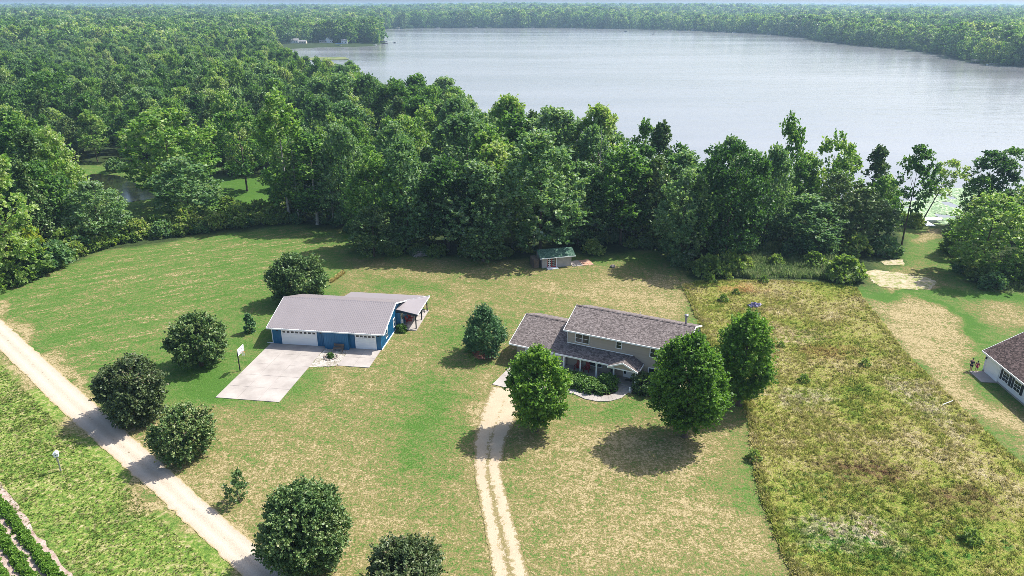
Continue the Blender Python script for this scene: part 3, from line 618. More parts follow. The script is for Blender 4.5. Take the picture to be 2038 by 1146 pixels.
window(gar, 'v', W, 2.0, 2.75, .85, 2.0, 1, M['white'], (0, 1), 1, .1); window(gar, 'v', W, 5.55, 6.3, .85, 2.0, 1, M['white'], (0, 1), 1, .1)
window(gar, 'v', W + .603, 10.6, 11.5, .85, 1.9, 1, M['white'], (0, 1), 1, .1)
dd = MB().box(W + .603, W + .66, 7.3, 8.2, .12, 2.1).build('door', M['white'], gar); MB().box(W + .66, W + .672, 7.45, 8.05, 1.1, 1.9).build('pane', M['glass'], dd)
for v in (7.15, 10.3, 13.5): MB().box(W + 2.78, W + 2.92, v - .07, v + .07, .1, 2.36 if v < 13 else zo - .08).build('porch_post', M['navy'], gar)

def GL(u, v, z=0.0):
    c, s = math.cos(GA), math.sin(GA); return (GO[0] + u * c - v * s, GO[1] + u * s + v * c, z)
pr = empty('porch_slab', GL(0, 0), GA, 'white concrete slab under the open porch of the blue garage', 'slab'); conc_grid(pr, W + .62, W + 3.05, 6.5, 13.8, 1, 3, .1, .02)
pad = empty('concrete_pad', GL(0, 0), GA, 'large pale concrete pad in front of the wide garage door', 'concrete pad'); conc_grid(pad, -.35, 7.6, -14.7, -.08, 3, 5, .07)
pad2 = empty('concrete_pad', GL(0, 0), GA, 'small pale concrete pad in front of the narrow garage door', 'concrete pad'); conc_grid(pad2, 11.02, 15.3, -5.1, -.08, 2, 2, .07)
k = N('white_gravel'); p = k.pos(); f = k.math('ADD', k.math('MULTIPLY', k.noise(p, 7.0, 3.0, 0.8), .6), k.math('MULTIPLY', k.noise(p, 1.2, 3.0, .7), .5))
M['gravelbed'] = k.done(k.bsdf(k.ramp(f, [(.34, (.09, .10, .05)), (.46, (.2, .18, .13)), (.55, (.36, .33, .29)), (.7, (.55, .53, .5))]), .9, .2, k.bump(f, 1.0, .1)))
sheet('gravel_bed', np.array([GL(7.64, -.63)[:2], GL(11.0, -.63)[:2], GL(11.0, -5.3)[:2], GL(9.6, -5.5)[:2], GL(7.64, -5.9)[:2]]), .05, M['gravelbed'], step=.4, jitter=.07)
ring = empty('fire_ring', GL(9.35, -3.0), 0, 'ring of field stones with a plant in the middle of the white gravel bed', 'stone ring')
for i in range(13):
    a = 2 * math.pi * i / 13; mb = MB(); rr = .15 + .04 * math.sin(i * 2.3)
    mb.tube([(0, 0, .0), (0, 0, .12), (0, 0, .2)], [rr, rr * .95, rr * .55], 6); o = mb.build('stone', M['stone'], ring); o.location = (.85 * math.cos(a), .85 * math.sin(a), .03); o.rotation_euler = (0, 0, i)
def bench(loc, rz, label, m, w_=1.4):
    b = empty('bench', loc, rz, label, 'bench')
    for j in range(3): MB().box(-w_ / 2, w_ / 2, -.22 + j * .16, -.09 + j * .16, .4, .44).build('seat_slat', m, b)
    for j in range(3): MB().box(-w_ / 2, w_ / 2, .27, .31, .52 + j * .15, .63 + j * .15).build('back_slat', m, b)
    for x in (-w_ / 2 + .06, w_ / 2 - .12):
        MB().box(x, x + .06, -.2, -.14, 0, .4).build('leg', m, b); MB().box(x, x + .06, .311, .36, 0, .95).build('leg', m, b); MB().box(x, x + .06, -.22, .31, .6, .64).build('armrest', m, b)
    return b
bench(GL(9.75, -1.1, .05), GA, 'grey wooden bench against the middle of the blue garage wall', M['wood'])
def lawn_chair(loc, rz, label, m, group=None):
    c = empty('porch_chair', loc, rz, label, 'chair', group)
    for j in range(4): MB().box(-.28, .28, -.3 + j * .14, -.18 + j * .14, .36 - j * .02, .385 - j * .02).build('seat_slat', m, c)
    for j in range(4): MB().prism([(-.28 + j * .145, .26, .3), (-.155 + j * .145, .26, .3), (-.155 + j * .145, .5, 1.0), (-.28 + j * .145, .5, 1.0)], (0, .03, 0)).build('back_slat', m, c)
    for s in (-1, 1):
        MB().box(s * .33 - .03, s * .33 + .03, -.32, -.26, 0, .56).build('leg', m, c); MB().box(s * .33 - .03, s * .33 + .03, .25, .31, 0, .56).build('leg', m, c)
        MB().box(s * .34 - .06, s * .34 + .06, -.36, .34, .56, .59).build('armrest', m, c)
    return c
lawn_chair(GL(W + 1.25, 8.9, .1), GA + math.radians(90), 'red slatted armchair by the door on the garage porch', M['red'])
lawn_chair(GL(W + 1.3, 10.0, .1), GA + math.radians(75), 'red slatted armchair farther from the door on the garage porch', M['red'])
lawn_chair(GL(W + 2.2, 12.9, .1), GA + math.radians(120), 'dark slatted armchair by the rear post of the garage porch', M['navy'])
# doormat on the porch
mt = MB().box(-.35, .35, -.22, .22, 0, .02).build('doormat', M['mulch']); mt.location = GL(W + 1.0, 7.7, .105); mt.rotation_euler = (0, 0, GA + 1.57); tag(mt, 'dark doormat at the white side door of the blue garage', 'doormat')

# basketball hoop beside the big pad
hp = empty('basketball_hoop', G(478, 738), GA, 'black pole basketball hoop with white backboard beside the concrete pad', 'basketball hoop')
MB().tube([(0, 0, 0), (0, 0, 2.6)], [.075, .065], 8).build('pole', M['black'], hp)
MB().tube([(0, 0, 2.3), (.5, 0, 2.75)], [.045, .045], 6).tube([(0, 0, 2.6), (.5, 0, 3.05)], [.045, .045], 6).build('arm', M['black'], hp)
bb = MB().box(.5, .54, -.75, .75, 2.55, 3.45).build('backboard', M['white'], hp)
MB().box(.541, .548, -.68, .68, 2.62, 2.655).box(.541, .548, -.68, .68, 3.35, 3.385).box(.541, .548, -.68, -.64, 2.655, 3.35).box(.541, .548, .64, .68, 2.655, 3.35).build('border_stripe', M['navy'], bb)
MB().box(.541, .55, -.32, .32, 2.72, 2.76).box(.541, .55, -.32, .32, 3.12, 3.16).box(.541, .55, -.32, -.27, 2.76, 3.12).box(.541, .55, .27, .32, 2.76, 3.12).build('target_square', M['navy'], bb)
ringp = [(.8 + .23 * math.cos(t), .23 * math.sin(t), 2.68) for t in np.linspace(0, 6.283, 15)]
MB().tube(ringp, [.018] * 15, 5, False).build('rim', M['orange'], hp)
nb = MB()
for t in np.linspace(0, 6.283, 11)[:-1]:
    nb.tube([(.8 + .22 * math.cos(t), .22 * math.sin(t), 2.67), (.8 + .13 * math.cos(t + .5), .13 * math.sin(t + .5), 2.25)], [.012, .012], 3)
nb.build('net', M['white'], hp)

# ------------------------------------------------------------------ taupe house
HO, HA = (0.63, 83.04, 0), math.radians(-25.6)
def HL(u, v, z=0.0):
    c, s = math.cos(HA), math.sin(HA); return (HO[0] + u * c - v * s, HO[1] + u * s + v * c, z)
hs = empty('taupe_house', HO, HA, 'two storey taupe house with brown shingled roof and white columned front porch', 'house')
PS = .38
zw = 2.6 + .38 * 1.55          # wall-top line of the wing at v=0
zroof = lambda v: 2.6 + PS * (v + 1.55)
wv, mv_ = 3.84, 4.5            # ridge positions
zm = lambda v: 5.25 + PS * (v - .06)
wm = MB()
wm.prism([(0, 0, 0), (6.897, 0, 0), (6.897, 7.68, 0), (0, 7.68, 0)], (0, 0, zroof(0) - .17)); wm.prism([(0, 0, zroof(0) - .17), (0, 7.68, zroof(0) - .17), (0, wv, zroof(wv) - .17)], (.15, 0, 0))
wm.prism([(6.9, .46, 0), (21.5, .46, 0), (21.5, 8.5, 0), (6.9, 8.5, 0)], (0, 0, zm(.46) - .17))
for x0 in (6.9, 21.35): wm.prism([(x0, .46, zm(.46) - .17), (x0, 8.5, zm(.46) - .17), (x0, 4.48, zm(4.48) - .17)], (.15, 0, 0))
wm.build('wall', M['taupe'], hs)
# lap siding boards as real courses on the front of the upper storey and ground floor
lp = MB()
for z in np.arange(.3, zm(.46) - .25, .16): lp.prism([(6.9, .457, z), (6.9, .43, z), (6.9, .455, z + .15)], (14.6, 0, 0))
for z in np.arange(.2, zroof(0) - .25, .16): lp.prism([(0, -.003, z), (0, -.03, z), (0, -.005, z + .15)], (6.9, 0, 0))
tag(lp.build('siding', M['taupe'], hs), kind='stuff')
ro = MB(); slab(ro, [(6.5, .06, zm(.06)), (21.9, .06, zm(.06)), (21.9, mv_, zm(mv_)), (6.5, mv_, zm(mv_))], .16)
slab(ro, [(6.5, mv_ + .003, zm(mv_) - .003), (21.9, mv_ + .003, zm(mv_) - .003), (21.9, 8.9, zm(.06)), (6.5, 8.9, zm(.06))], .16); main_roof = ro.build('roof', M['shingle'], hs, 'upper main roof of brown shingles')
rw = MB(); slab(rw, [(-.38, -1.55, 2.6), (6.47, -1.55, 2.6), (6.47, .4, zroof(.4)), (6.87, .4, zroof(.4)), (6.87, wv, zroof(wv)), (-.38, wv, zroof(wv))], .16)
slab(rw, [(-.38, wv + .003, zroof(wv) - .003), (6.87, wv + .003, zroof(wv) - .003), (6.87, 8.1, zroof(wv) - (8.1 - wv) * PS), (-.38, 8.1, zroof(wv) - (8.1 - wv) * PS)], .16); rw.build('roof', M['shingle'], hs, 'lower garage wing roof of brown shingles')
rp = MB(); slab(rp, [(6.474, -1.55, 2.6), (16.9, -1.55, 2.6), (15.6, .42, zroof(.42)), (6.474, .42, zroof(.42))], .15)
slab(rp, [(16.905, -1.55, 2.6), (16.905, .42, 2.62), (15.605, .42, zroof(.42) - .003)], .12); rp.build('porch_roof', M['shingle'], hs)
# entry gable over the door
ax, zap = 14.95, 3.42
ge = MB(); slab(ge, [(13.1, -2.0, 2.55), (ax, -2.0, zap), (ax, .0, zap), (13.1, -1.4, 2.6)], .13); slab(ge, [(ax + .003, -2.0, zap), (16.85, -2.0, 2.55), (16.85, -1.4, 2.6), (ax + .003, .0, zap)], .13); ge.build('entry_gable_roof', M['shingle'], hs)
MB().prism([(13.35, -1.83, 2.5), (16.6, -1.83, 2.5), (ax, -1.83, zap - .2)], (0, .08, 0)).build('entry_gable', M['taupe'], hs)
ft = MB()
for a, b in (((6.5, .02, zm(.06) + .01), (21.9, .02, zm(.06) + .01)), ((6.47, .06, zm(.06)), (6.47, mv_, zm(mv_))), ((21.93, .06, zm(.06)), (21.93, mv_, zm(mv_))), ((21.93, mv_, zm(mv_)), (21.93, 8.9, zm(.06))), ((-.38, -1.59, 2.61), (13.05, -1.59, 2.61)), ((-.41, -1.55, 2.6), (-.41, wv, zroof(wv))), ((16.93, -1.5, 2.6), (16.93, .42, 2.62)), ((16.0, -1.59, 2.61), (16.9, -1.59, 2.61))): rail(ft, a, b, .19, .035)
for a, b in (((13.06, -2.03, 2.57), (ax, -2.03, zap + .03)), ((ax, -2.03, zap + .03), (16.89, -2.03, 2.57))): rail(ft, a, b, .2, .035)
ft.prism([(13.2, -1.9, 2.5), (16.75, -1.9, 2.5), (16.75, -1.9, 2.36), (13.2, -1.9, 2.36)], (0, .2, 0)); ft.box(6.9, 13.2, -1.42, -1.28, 2.3, 2.5)
ft.box(6.84, 6.9, .38, .455, .3, zm(.3) - .2); ft.prism([(6.9, .40, zroof(.42) + .02), (15.5, .40, zroof(.42) + .02), (15.5, .455, zroof(.42) + .02), (6.9, .455, zroof(.42) + .02)], (0, 0, .09))
ft.build('white_trim', M['white'], hs)
rc = MB()
for (a, b, v, z) in ((6.48, 21.92, mv_, zm(mv_)), (-.4, 6.88, wv, zroof(wv))): rc.prism([(a, v - .2, z - .035), (a, v, z + .06), (a, v + .2, z - .035), (a, v, z - .04)], (b - a, 0, 0))
rc.prism([(15.5, .35, zroof(.3) + .03), (15.7, .42, zroof(.3) + .03), (17.0, -1.55, 2.64), (16.8, -1.6, 2.64)], (0, 0, .03)); rc.build('ridge_cap', M['shingle'], hs)
pf = MB().box(6.95, 16.9, -1.62, .428, 0, .3).build('porch_floor', M['concrete'], hs)
for x in (7.2, 9.4, 11.5, 13.7, 16.45):
    c = MB().box(x - .085, x + .085, -1.45, -1.28, .36, 2.3).build('porch_column', M['white'], hs); MB().box(x - .13, x + .13, -1.49, -1.24, .302, .36).build('column_base', M['white'], c); MB().box(x - .12, x + .12, -1.48, -1.25, 2.22, 2.3).build('column_cap', M['white'], c)
window(hs, 'u', .43, 8.0, 9.75, 3.78, 4.86, -1, M['white'], (0, 1), 2, .09); window(hs, 'u', .43, 13.34, 13.96, 4.05, 4.84, -1, M['white'], (0, 1), 1, .09)
window(hs, 'u', .43, 17.6, 19.35, 3.78, 4.86, -1, M['white'], (0, 1), 2, .09); window(hs, 'u', .43, 17.6, 19.35, .95, 2.2, -1, M['white'], (0, 1), 2, .09); window(hs, 'u', .43, 9.9, 11.6, .9, 1.95, -1, M['white'], (0, 1), 2, .09)
fd = MB().box(14.9, 15.8, .36, .427, .31, 2.25).build('front_door', M['white'], hs)
MB().box(15.66, 15.72, .30, .358, 1.15, 1.3).build('handle', M['black'], fd)
MB().box(15.05, 15.3, .345, .359, 1.2, 2.05).box(15.4, 15.65, .345, .359, 1.2, 2.05).build('door_panel', M['white'], fd)
MB().box(14.4, 14.897, .37, .427, .31, 2.25).box(15.803, 15.95, .37, .427, .31, 2.25).box(14.4, 15.95, .365, .427, 2.253, 2.36).build('door_surround', M['white'], hs)
MB().box(14.52, 14.78, .355, .369, .75, 2.1).build('sidelight', M['glass'], hs)
gd = MB()
for i in range(4): gd.box(1.3, 6.1, -.075, -.033, .03 + i * .53, .03 + i * .53 + .515)
gd.box(1.2, 1.297, -.08, -.033, 0, 2.25).box(6.103, 6.2, -.08, -.033, 0, 2.25); gd.build('overhead_door', M['white'], hs)
fl = MB().tube([(20.5, 5.5, 6.2), (20.5, 5.5, 7.5)], [.14, .14], 10).build('flue', M['steel'], hs); MB().tube([(20.5, 5.5, 7.5), (20.5, 5.5, 7.56), (20.5, 5.5, 7.6), (20.5, 5.5, 7.8), (20.5, 5.5, 7.86)], [.15, .24, .26, .26, .1], 10).build('flue_cap', M['steel'], fl)
MB().tube([(14.5, 6.2, 6.1), (14.5, 6.2, 6.75)], [.05, .05], 7).build('vent_pipe', M['white'], hs)
MB().box(21.9, 22.25, 4.9, 5.5, 5.2, 6.2).build('chimney_chase', M['navy'], hs)
st = empty('front_steps', HL(0, 0), HA, 'two concrete steps below the white front door of the taupe house', 'steps')
MB().box(14.1, 16.4, -2.25, -1.63, 0, .22).build('step', M['concrete'], st); MB().box(14.1, 16.4, -2.75, -2.26, 0, .12).build('step', M['concrete'], st)
dm = MB().box(-.42, .42, -.24, .24, 0, .02).build('doormat', M['black']); dm.location = HL(15.35, -.25, .303); dm.rotation_euler = (0, 0, HA); tag(dm, 'black doormat before the white front door of the taupe house', 'doormat')
lawn_chair(HL(8.7, -.25, .3), HA, 'dark red porch chair at the left end of the front porch', M['red']); lawn_chair(HL(9.9, -.3, .3), HA, 'dark red porch chair under the ground floor window', M['red'])
wc = lawn_chair(HL(13.2, -.5, .3), HA, 'white porch chair with dark cushion beside the front door', M['white']); MB().box(-.26, .26, -.3, .2, .387, .44).build('cushion', M['black'], wc); MB().prism([(-.24, .2, .45), (.24, .2, .45), (.24, .4, .95), (-.24, .4, .95)], (0, -.05, 0)).build('cushion', M['black'], wc)
for u, v, lb in ((16.15, -2.45, 'white garden ornament at the right side of the front steps'), (14.0, -2.2, 'small white lantern at the left side of the front steps')):
    g_ = empty('garden_ornament', HL(u, v, .12 if u > 15 else 0), HA, lb, 'ornament'); MB().tube([(0, 0, 0), (0, 0, .08), (0, 0, .3), (0, 0, .42)], [.12, .15, .09, .05], 8).build('body', M['white'], g_); MB().tube([(0, 0, .42), (0, 0, .5), (0, 0, .58)], [.05, .1, .03], 8).build('head', M['white'], g_)
ap = empty('concrete_apron', HL(0, 0), HA, 'concrete apron before the garage door of the taupe house', 'concrete pad'); conc_grid(ap, .45, 6.6, -8.0, -.06, 2, 3, .06)
# curving front walk made of cast slabs
walk = empty('front_walk', HL(0, 0), 0, 'curving pale concrete walk from the drive to the front steps', 'walkway')
WA = GP([(1092, 763), (1127, 771), (1150, 773), (1172, 780), (1192, 787), (1210, 788), (1224, 783), (1232, 776)]); WB = GP([(1092, 775), (1127, 781), (1146, 786), (1163, 794), (1187, 799), (1213, 799), (1236, 793), (1250, 782)])
o0 = np.array(walk.location)[:2]
t = np.linspace(0, 1, 8); tt = np.linspace(0, 1, 22)
wa = np.column_stack([np.interp(tt, t, WA[:, i]) for i in (0, 1)]); wb = np.column_stack([np.interp(tt, t, WB[:, i]) for i in (0, 1)])
for i in range(21):
    a0, a1, b0, b1 = wa[i], wa[i + 1] + (wa[i] - wa[i + 1]) * .04, wb[i], wb[i + 1] + (wb[i] - wb[i + 1]) * .04
    MB().prism([(*(q - o0), -.02) for q in (a0, a1, b1, b0)], (0, 0, .09 + .004 * (i % 3))).build('paving_slab', M['concrete'], walk)
k = N('bed_soil'); bedc = k.ramp(k.noise(k.pos(), 3.0, 3.0), [(.3, (.03, .022, .016)), (.7, (.09, .065, .045))]); M['bed'] = k.done(k.bsdf(bedc, .95, .1))
sheet('planting_bed', np.vstack([wa[::-1] + [0, .05], [HL(6.95, -1.64)[:2], HL(14.05, -1.64)[:2]]]), .03, M['bed'], step=.5)
sheet('planting_bed', np.array([HL(16.5, -2.7)[:2], HL(20.5, -2.4)[:2], HL(21.3, .4)[:2], HL(16.95, .4)[:2], HL(16.95, -1.64)[:2]]), .03, M['bed'], step=.5)

# ------------------------------------------------------------------ white neighbour house
NO, NA = (59.92, 79.24, 0), math.radians(-93.2)
nh = empty('white_house', NO, NA, 'white sided house with dark brown roof at the right edge', 'house')
L2, HD, ns = 13.0, 4.4, .62
zn = lambda v: 2.65 + ns * (v + .45)
wn_ = MB(); wn_.prism([(0, 0, 0), (L2, 0, 0), (L2, 2 * HD, 0), (0, 2 * HD, 0)], (0, 0, zn(0) - .16))
for x0 in (0.0, L2 - .15): wn_.prism([(x0, 0, zn(0) - .16), (x0, 2 * HD, zn(0) - .16), (x0, HD, zn(HD) - .16)], (.15, 0, 0))
wn_.build('wall', M['whitesiding'], nh)
lp = MB()
for z in np.arange(.25, zn(0) - .2, .15): lp.prism([(0, -.003, z), (0, -.025, z), (0, -.005, z + .14)], (L2, 0, 0))
tag(lp.build('siding', M['whitesiding'], nh), kind='stuff')
rn = MB(); slab(rn, [(-.35, -.45, zn(-.45)), (L2 + .35, -.45, zn(-.45)), (L2 + .35, HD, zn(HD)), (-.35, HD, zn(HD))], .15); slab(rn, [(-.35, HD + .003, zn(HD) - .003), (L2 + .35, HD + .003, zn(HD) - .003), (L2 + .35, 2 * HD + .45, zn(-.45)), (-.35, 2 * HD + .45, zn(-.45))], .15); rn.build('roof', M['shingle_dark'], nh)
fn = MB(); rail(fn, (-.35, -.49, zn(-.45) + .01), (L2 + .35, -.49, zn(-.45) + .01), .18, .035); rail(fn, (-.38, -.45, zn(-.45)), (-.38, HD, zn(HD)), .17, .03); rail(fn, (-.38, HD, zn(HD)), (-.38, 2 * HD + .45, zn(-.45)), .17, .03); fn.box(-.05, .03, -.05, .03, 0, 2.4); fn.build('white_trim', M['white'], nh)
MB().prism([(-.37, HD - .2, zn(HD) - .05), (-.37, HD, zn(HD) + .06), (-.37, HD + .2, zn(HD) - .05), (-.37, HD, zn(HD) - .06)], (L2 + .74, 0, 0)).build('ridge_cap', M['shingle_dark'], nh)
gd = MB()
for i in range(4): gd.box(.5, 2.95, -.07, -.03, .05 + i * .5, .05 + i * .5 + .485)
gd.box(.38, .497, -.075, -.03, 0, 2.15).box(2.953, 3.07, -.075, -.03, 0, 2.15).box(.38, 3.07, -.075, -.03, 2.06, 2.17); gd.build('overhead_door', M['white'], nh)
for a, b in ((3.85, 4.95), (6.1, 7.2), (9.2, 10.3)):
    window(nh, 'u', -.03, a, b, .85, 2.05, -1, M['white'], (1, 2), 1, .08)
    for s0, s1 in ((a - .5, a - .1), (b + .1, b + .5)):
        sh = MB().box(s0, s1, -.075, -.03, .78, 2.12)
        sh.build('shutter', M['navy'], nh)
MB().box(.1, .25, -.18, -.03, 1.75, 2.0).build('wall_lamp', M['black'], nh)
MB().box(0, L2, -.055, -.03, .0, .2).build('foundation', M['concrete'], nh)
np_ = empty('concrete_apron', NO, NA, 'grey concrete ramp before the garage door of the white house', 'concrete pad'); conc_grid(np_, .3, 3.2, -1.9, -.08, 1, 1, .06)

# ------------------------------------------------------------------ shed with green roof
SA = math.atan2(118.19 - 116.84, 10.6 - 5.35); SO = (5.35, 116.84, 0)
sh = empty('green_roof_shed', SO, SA, 'small grey block shed with mossy green roof below the trees', 'shed')
sw, sdp = 5.4, 3.6
wsd = MB().prism([(0, 0, 0), (sw, 0, 0), (sw, sdp, 0), (0, sdp, 0)], (0, 0, 2.0))
for x0 in (0.0, sw - .15): wsd.prism([(x0, 0, 2.0), (x0, sdp, 2.0), (x0, sdp / 2, 2.72)], (.15, 0, 0))
wsd.build('wall', M['blockwall'], sh)
rs = MB(); slab(rs, [(-.55, -.45, 2.0), (sw + .65, -.45, 2.0), (sw + .65, sdp / 2, 2.95), (-.55, sdp / 2, 2.95)], .12); slab(rs, [(-.55, sdp / 2 + .003, 2.948), (sw + .65, sdp / 2 + .003, 2.948), (sw + .65, sdp + .45, 2.0), (-.55, sdp + .45, 2.0)], .12); rs.build('roof', M['shingle_green'], sh)
fs = MB(); rail(fs, (-.55, -.48, 2.02), (sw + .65, -.48, 2.02), .13, .03); fs.box(.82, .9, -.05, -.003, 0, 1.9).box(2.55, 2.63, -.05, -.003, 0, 1.9); fs.build('white_trim', M['white'], sh)
for x in (.92, 1.735):
    d = MB().box(x, x + .8, -.04, -.003, .05, 1.88).build('door', M['red'], sh, 'dark red glazed door leaf')
    MB().box(x + .1, x + .7, -.052, -.041, .25, 1.78).build('pane', M['glass'], d)
    mu = MB()
    for j in range(5): mu.box(x + .1, x + .7, -.066, -.053, .27 + j * .36, .33 + j * .36)
    mu.box(x + .37, x + .43, -.07, -.053, .25, 1.78); mu.build('muntin', M['white'], d)
stp = MB().box(.75, 2.75, -.95, -.1, 0, .12).build('doorstep', M['white']); stp.location = SO; stp.rotation_euler = (0, 0, SA); tag(stp, 'pale doorstep slab before the red doors of the shed', 'doorstep')
pv = empty('shed_patio', SO, SA, 'patio of white and red slabs to the right of the green roofed shed', 'patio')
for i in range(4):
    for j in range(3):
        MB().box(sw + .15 + i * 1.0, sw + 1.11 + i * 1.0, -.5 + j * .95, .41 + j * .95, -.05, .07 + .01 * ((i + j) % 2)).build('paving_slab', M['concrete' if i < 2 else 'pavers'], pv)
ws = empty('wood_rack', (SO[0] - 1.3, SO[1] + 1.2, 0), SA, 'dark rack of stacked boards against the left wall of the shed', 'rack')
for j in range(9): MB().box(-.55, .45, -1.2 + .03 * (j % 3), 1.3, .12 + j * .17, .22 + j * .17).build('board', M['wood'], ws)
for x in (-.6, .46):
    for y in (-1.1, 1.15): MB().box(x, x + .06, y, y + .06, 0, 1.8).build('rack_post', M['navy'], ws)

# ------------------------------------------------------------------ trees
def unit(v): return v / np.maximum(np.linalg.norm(v, axis=-1, keepdims=True), 1e-9)
PROF = {
    'pine': lambda t: np.clip(np.sin(np.pi * np.clip(.06 + .94 * t, 0, 1) ** .62), 0, 1) ** .85,
    'round': lambda t: np.sqrt(np.clip(1 - (1.9 * t - 0.9) ** 2, 0.0, 1)) ** .8,
    'egg': lambda t: np.clip(np.sin(np.pi * np.clip(t, 0, 1) ** .84), 0, 1) ** .62,
    'tall': lambda t: np.clip(np.sin(np.pi * np.clip(.08 + .9 * t, 0, 1)), 0, 1) ** .6 * (1 - .25 * t),
    'cone': lambda t: np.clip(1.02 - t, 0, 1) ** .8 * np.clip(t * 9 + .3, 0, 1),
    'dome': lambda t: np.sqrt(np.clip(1 - t ** 2, 0, 1)),
}
def crown_geo(seed, H, R, zb, prof, nclump, nshoot, nleaf, lsz, upf=.45, slen=.7, clump=(.24, .42), lean=(0, 0), wid=.42, gap=.0, shell=False):
    """leaf sprays on shoots, shoots on boughs spread through the crown's volume; returns verts, quads, tint"""
    r = np.random.default_rng(seed); pf = PROF[prof]; CH = H - zb
    t = np.clip(r.beta(1.15, 1.1, nclump), .03, .97); an = np.arange(nclump) * 2.39996 + r.normal(0, .5, nclump); rr = pf(t) * R * np.sqrt(r.uniform(.12, 1, nclump)) * .86
    if shell:
        q_ = (np.arange(nclump) + .5) / nclump; t = np.clip(q_ ** .9 * .97 + r.normal(0, .025, nclump), .03, .97); rr = pf(t) * R * np.where(np.arange(nclump) % 5 == 0, .45, .8) * r.uniform(.74, 1.1, nclump)
    rr = rr * (1 + .15 * np.sin(an * 2 + r.uniform(0, 6)) + .08 * np.sin(an * 3 + t * 9 + r.uniform(0, 6)))
    rc = R * r.uniform(*clump, nclump) * (.55 + .45 * pf(t))
    C = np.column_stack([rr * np.cos(an), rr * np.sin(an), zb + CH * t * .94]); C[0] = (0, 0, H - rc[0] * .8)
    ctint = r.uniform(-.13, .13, nclump) + .10 * (t - .5)
    ci = np.repeat(np.arange(nclump), nshoot); n = len(ci)
    ax = np.column_stack([C[ci, 0], C[ci, 1], (C[ci, 2] - (zb + CH * .4)) * .6]); out = unit(ax)
    dr = unit(r.normal(0, 1, (n, 3)) + out * .75 + np.array([0, 0, .35]))
    P = C[ci] + dr * (rc[ci] * r.uniform(.45, 1.02, n) ** .7)[:, None] * np.array([1, 1, .9])
    tt = (P[:, 2] - zb) / CH; lim = pf(np.clip(tt, 0, 1)) * R * 1.12 + .25
    rad = np.hypot(P[:, 0], P[:, 1]); keep = (tt > -.04) & (tt < 1.05) & (rad < lim * r.uniform(.92, 1.1, n)) & ((rad > lim * .32) | (tt > .72) | (r.random(n) < .3))
    if gap: keep &= r.random(n) > gap
    P, dr, ci, out = P[keep], dr[keep], ci[keep], out[keep]; n = len(P)
    L0 = 1; d = unit(dr * .65 + out * .45 + np.array([0, 0, upf]) + r.normal(0, .22, (n, 3))); L = slen * r.uniform(.6, 1.35, n)
    si = np.repeat(np.arange(n), nleaf); m_ = len(si); s = r.uniform(0, 1, m_)
    B = P[si] + d[si] * (s * L[si])[:, None] + r.normal(0, .095 * slen, (m_, 3)) * (1.15 - s)[:, None]
    a = unit(d[si] * .55 + r.normal(0, .65, (m_, 3)) + np.array([0, 0, -.05])); nn = unit(r.normal(0, .6, (m_, 3)) + d[si] * .35 + np.array([0, 0, .75])); sd_ = unit(np.cross(nn, a)); nn = np.cross(a, sd_)
    l = (lsz * r.uniform(.65, 1.3, m_))[:, None]; lift = nn * l * .12
    V = np.stack([B, B + a * l * .5 + sd_ * l * wid + lift, B + a * l, B + a * l * .5 - sd_ * l * wid + lift], 1).reshape(-1, 3)
    V[:, 0] += lean[0] * np.clip(V[:, 2] / H, 0, 1.2) ** 1.3; V[:, 1] += lean[1] * np.clip(V[:, 2] / H, 0, 1.2) ** 1.3
    F = np.arange(m_ * 4).reshape(-1, 4); tint = np.clip(.46 + ctint[ci][si] + r.normal(0, .13, m_) + r.normal(0, .08, n)[si], 0, 1)
    return V, F, tint
def crown_mesh(name, *a, **kw):
    V, F, t = crown_geo(*a, **kw); return fast_mesh(name, V, F, {'tint': ('FACE', 'FLOAT', t)})
def trunk_mesh(seed, H, R, zb, rad, lean=(0, 0), nl=7, top=.82):
    r = random.Random(seed); mb = MB(); L = lambda z: (lean[0] * (z / H) ** 1.3, lean[1] * (z / H) ** 1.3)
    zs = [-.15, .25, H * .2, H * .45, H * top]; rs = [rad * 1.6, rad * 1.05, rad * .85, rad * .6, rad * .15]
    mb.tube([(L(max(z, 0))[0] + r.uniform(-.1, .1) * (i > 1), L(max(z, 0))[1] + r.uniform(-.1, .1) * (i > 1), z) for i, z in enumerate(zs)], rs, 8)
    for i in range(nl):
        z = zb * .8 + (H * .75 - zb * .8) * (i + .4) / nl; a = i * 2.4 + r.random(); ln = R * r.uniform(.55, .85) * (1 - .35 * i / nl); lx, ly = L(z)
        p0 = (lx, ly, z); p1 = (lx + math.cos(a) * ln * .5, ly + math.sin(a) * ln * .5, z + ln * .4); p2 = (lx + math.cos(a) * ln, ly + math.sin(a) * ln, z + ln * .95)
        mb.tube([p0, p1, p2], [rad * .42 * (1 - .4 * i / nl), rad * .25, rad * .07], 5)
    return mb.mesh('trunk')
def plant_tree(name, x, y, cm, tm, label, cat='tree', group=None, s=1.0, rz=0.0, bark='bark', leaf=None):
    t = empty(name, (x, y, 0), rz, label, cat, group); t.scale = (s, s, s) if np.isscalar(s) else s
    c = link('crown', cm, t); b = link('trunk', tm, t) if tm is not None else None
    if leaf and not cm.materials: cm.materials.append(M[leaf])
    if tm is not None and not tm.materials: tm.materials.append(M[bark])
    return t
def measured(px, py, top, hw):
    g = G(px, py); dep = PITCH + math.atan((top - 573) / FOC); h = CAM_H - g[1] * math.tan(dep); zd = g[1] * math.cos(PITCH) + (CAM_H - h * .5) * math.sin(PITCH)
    return g[0], g[1], h, hw * zd / FOC
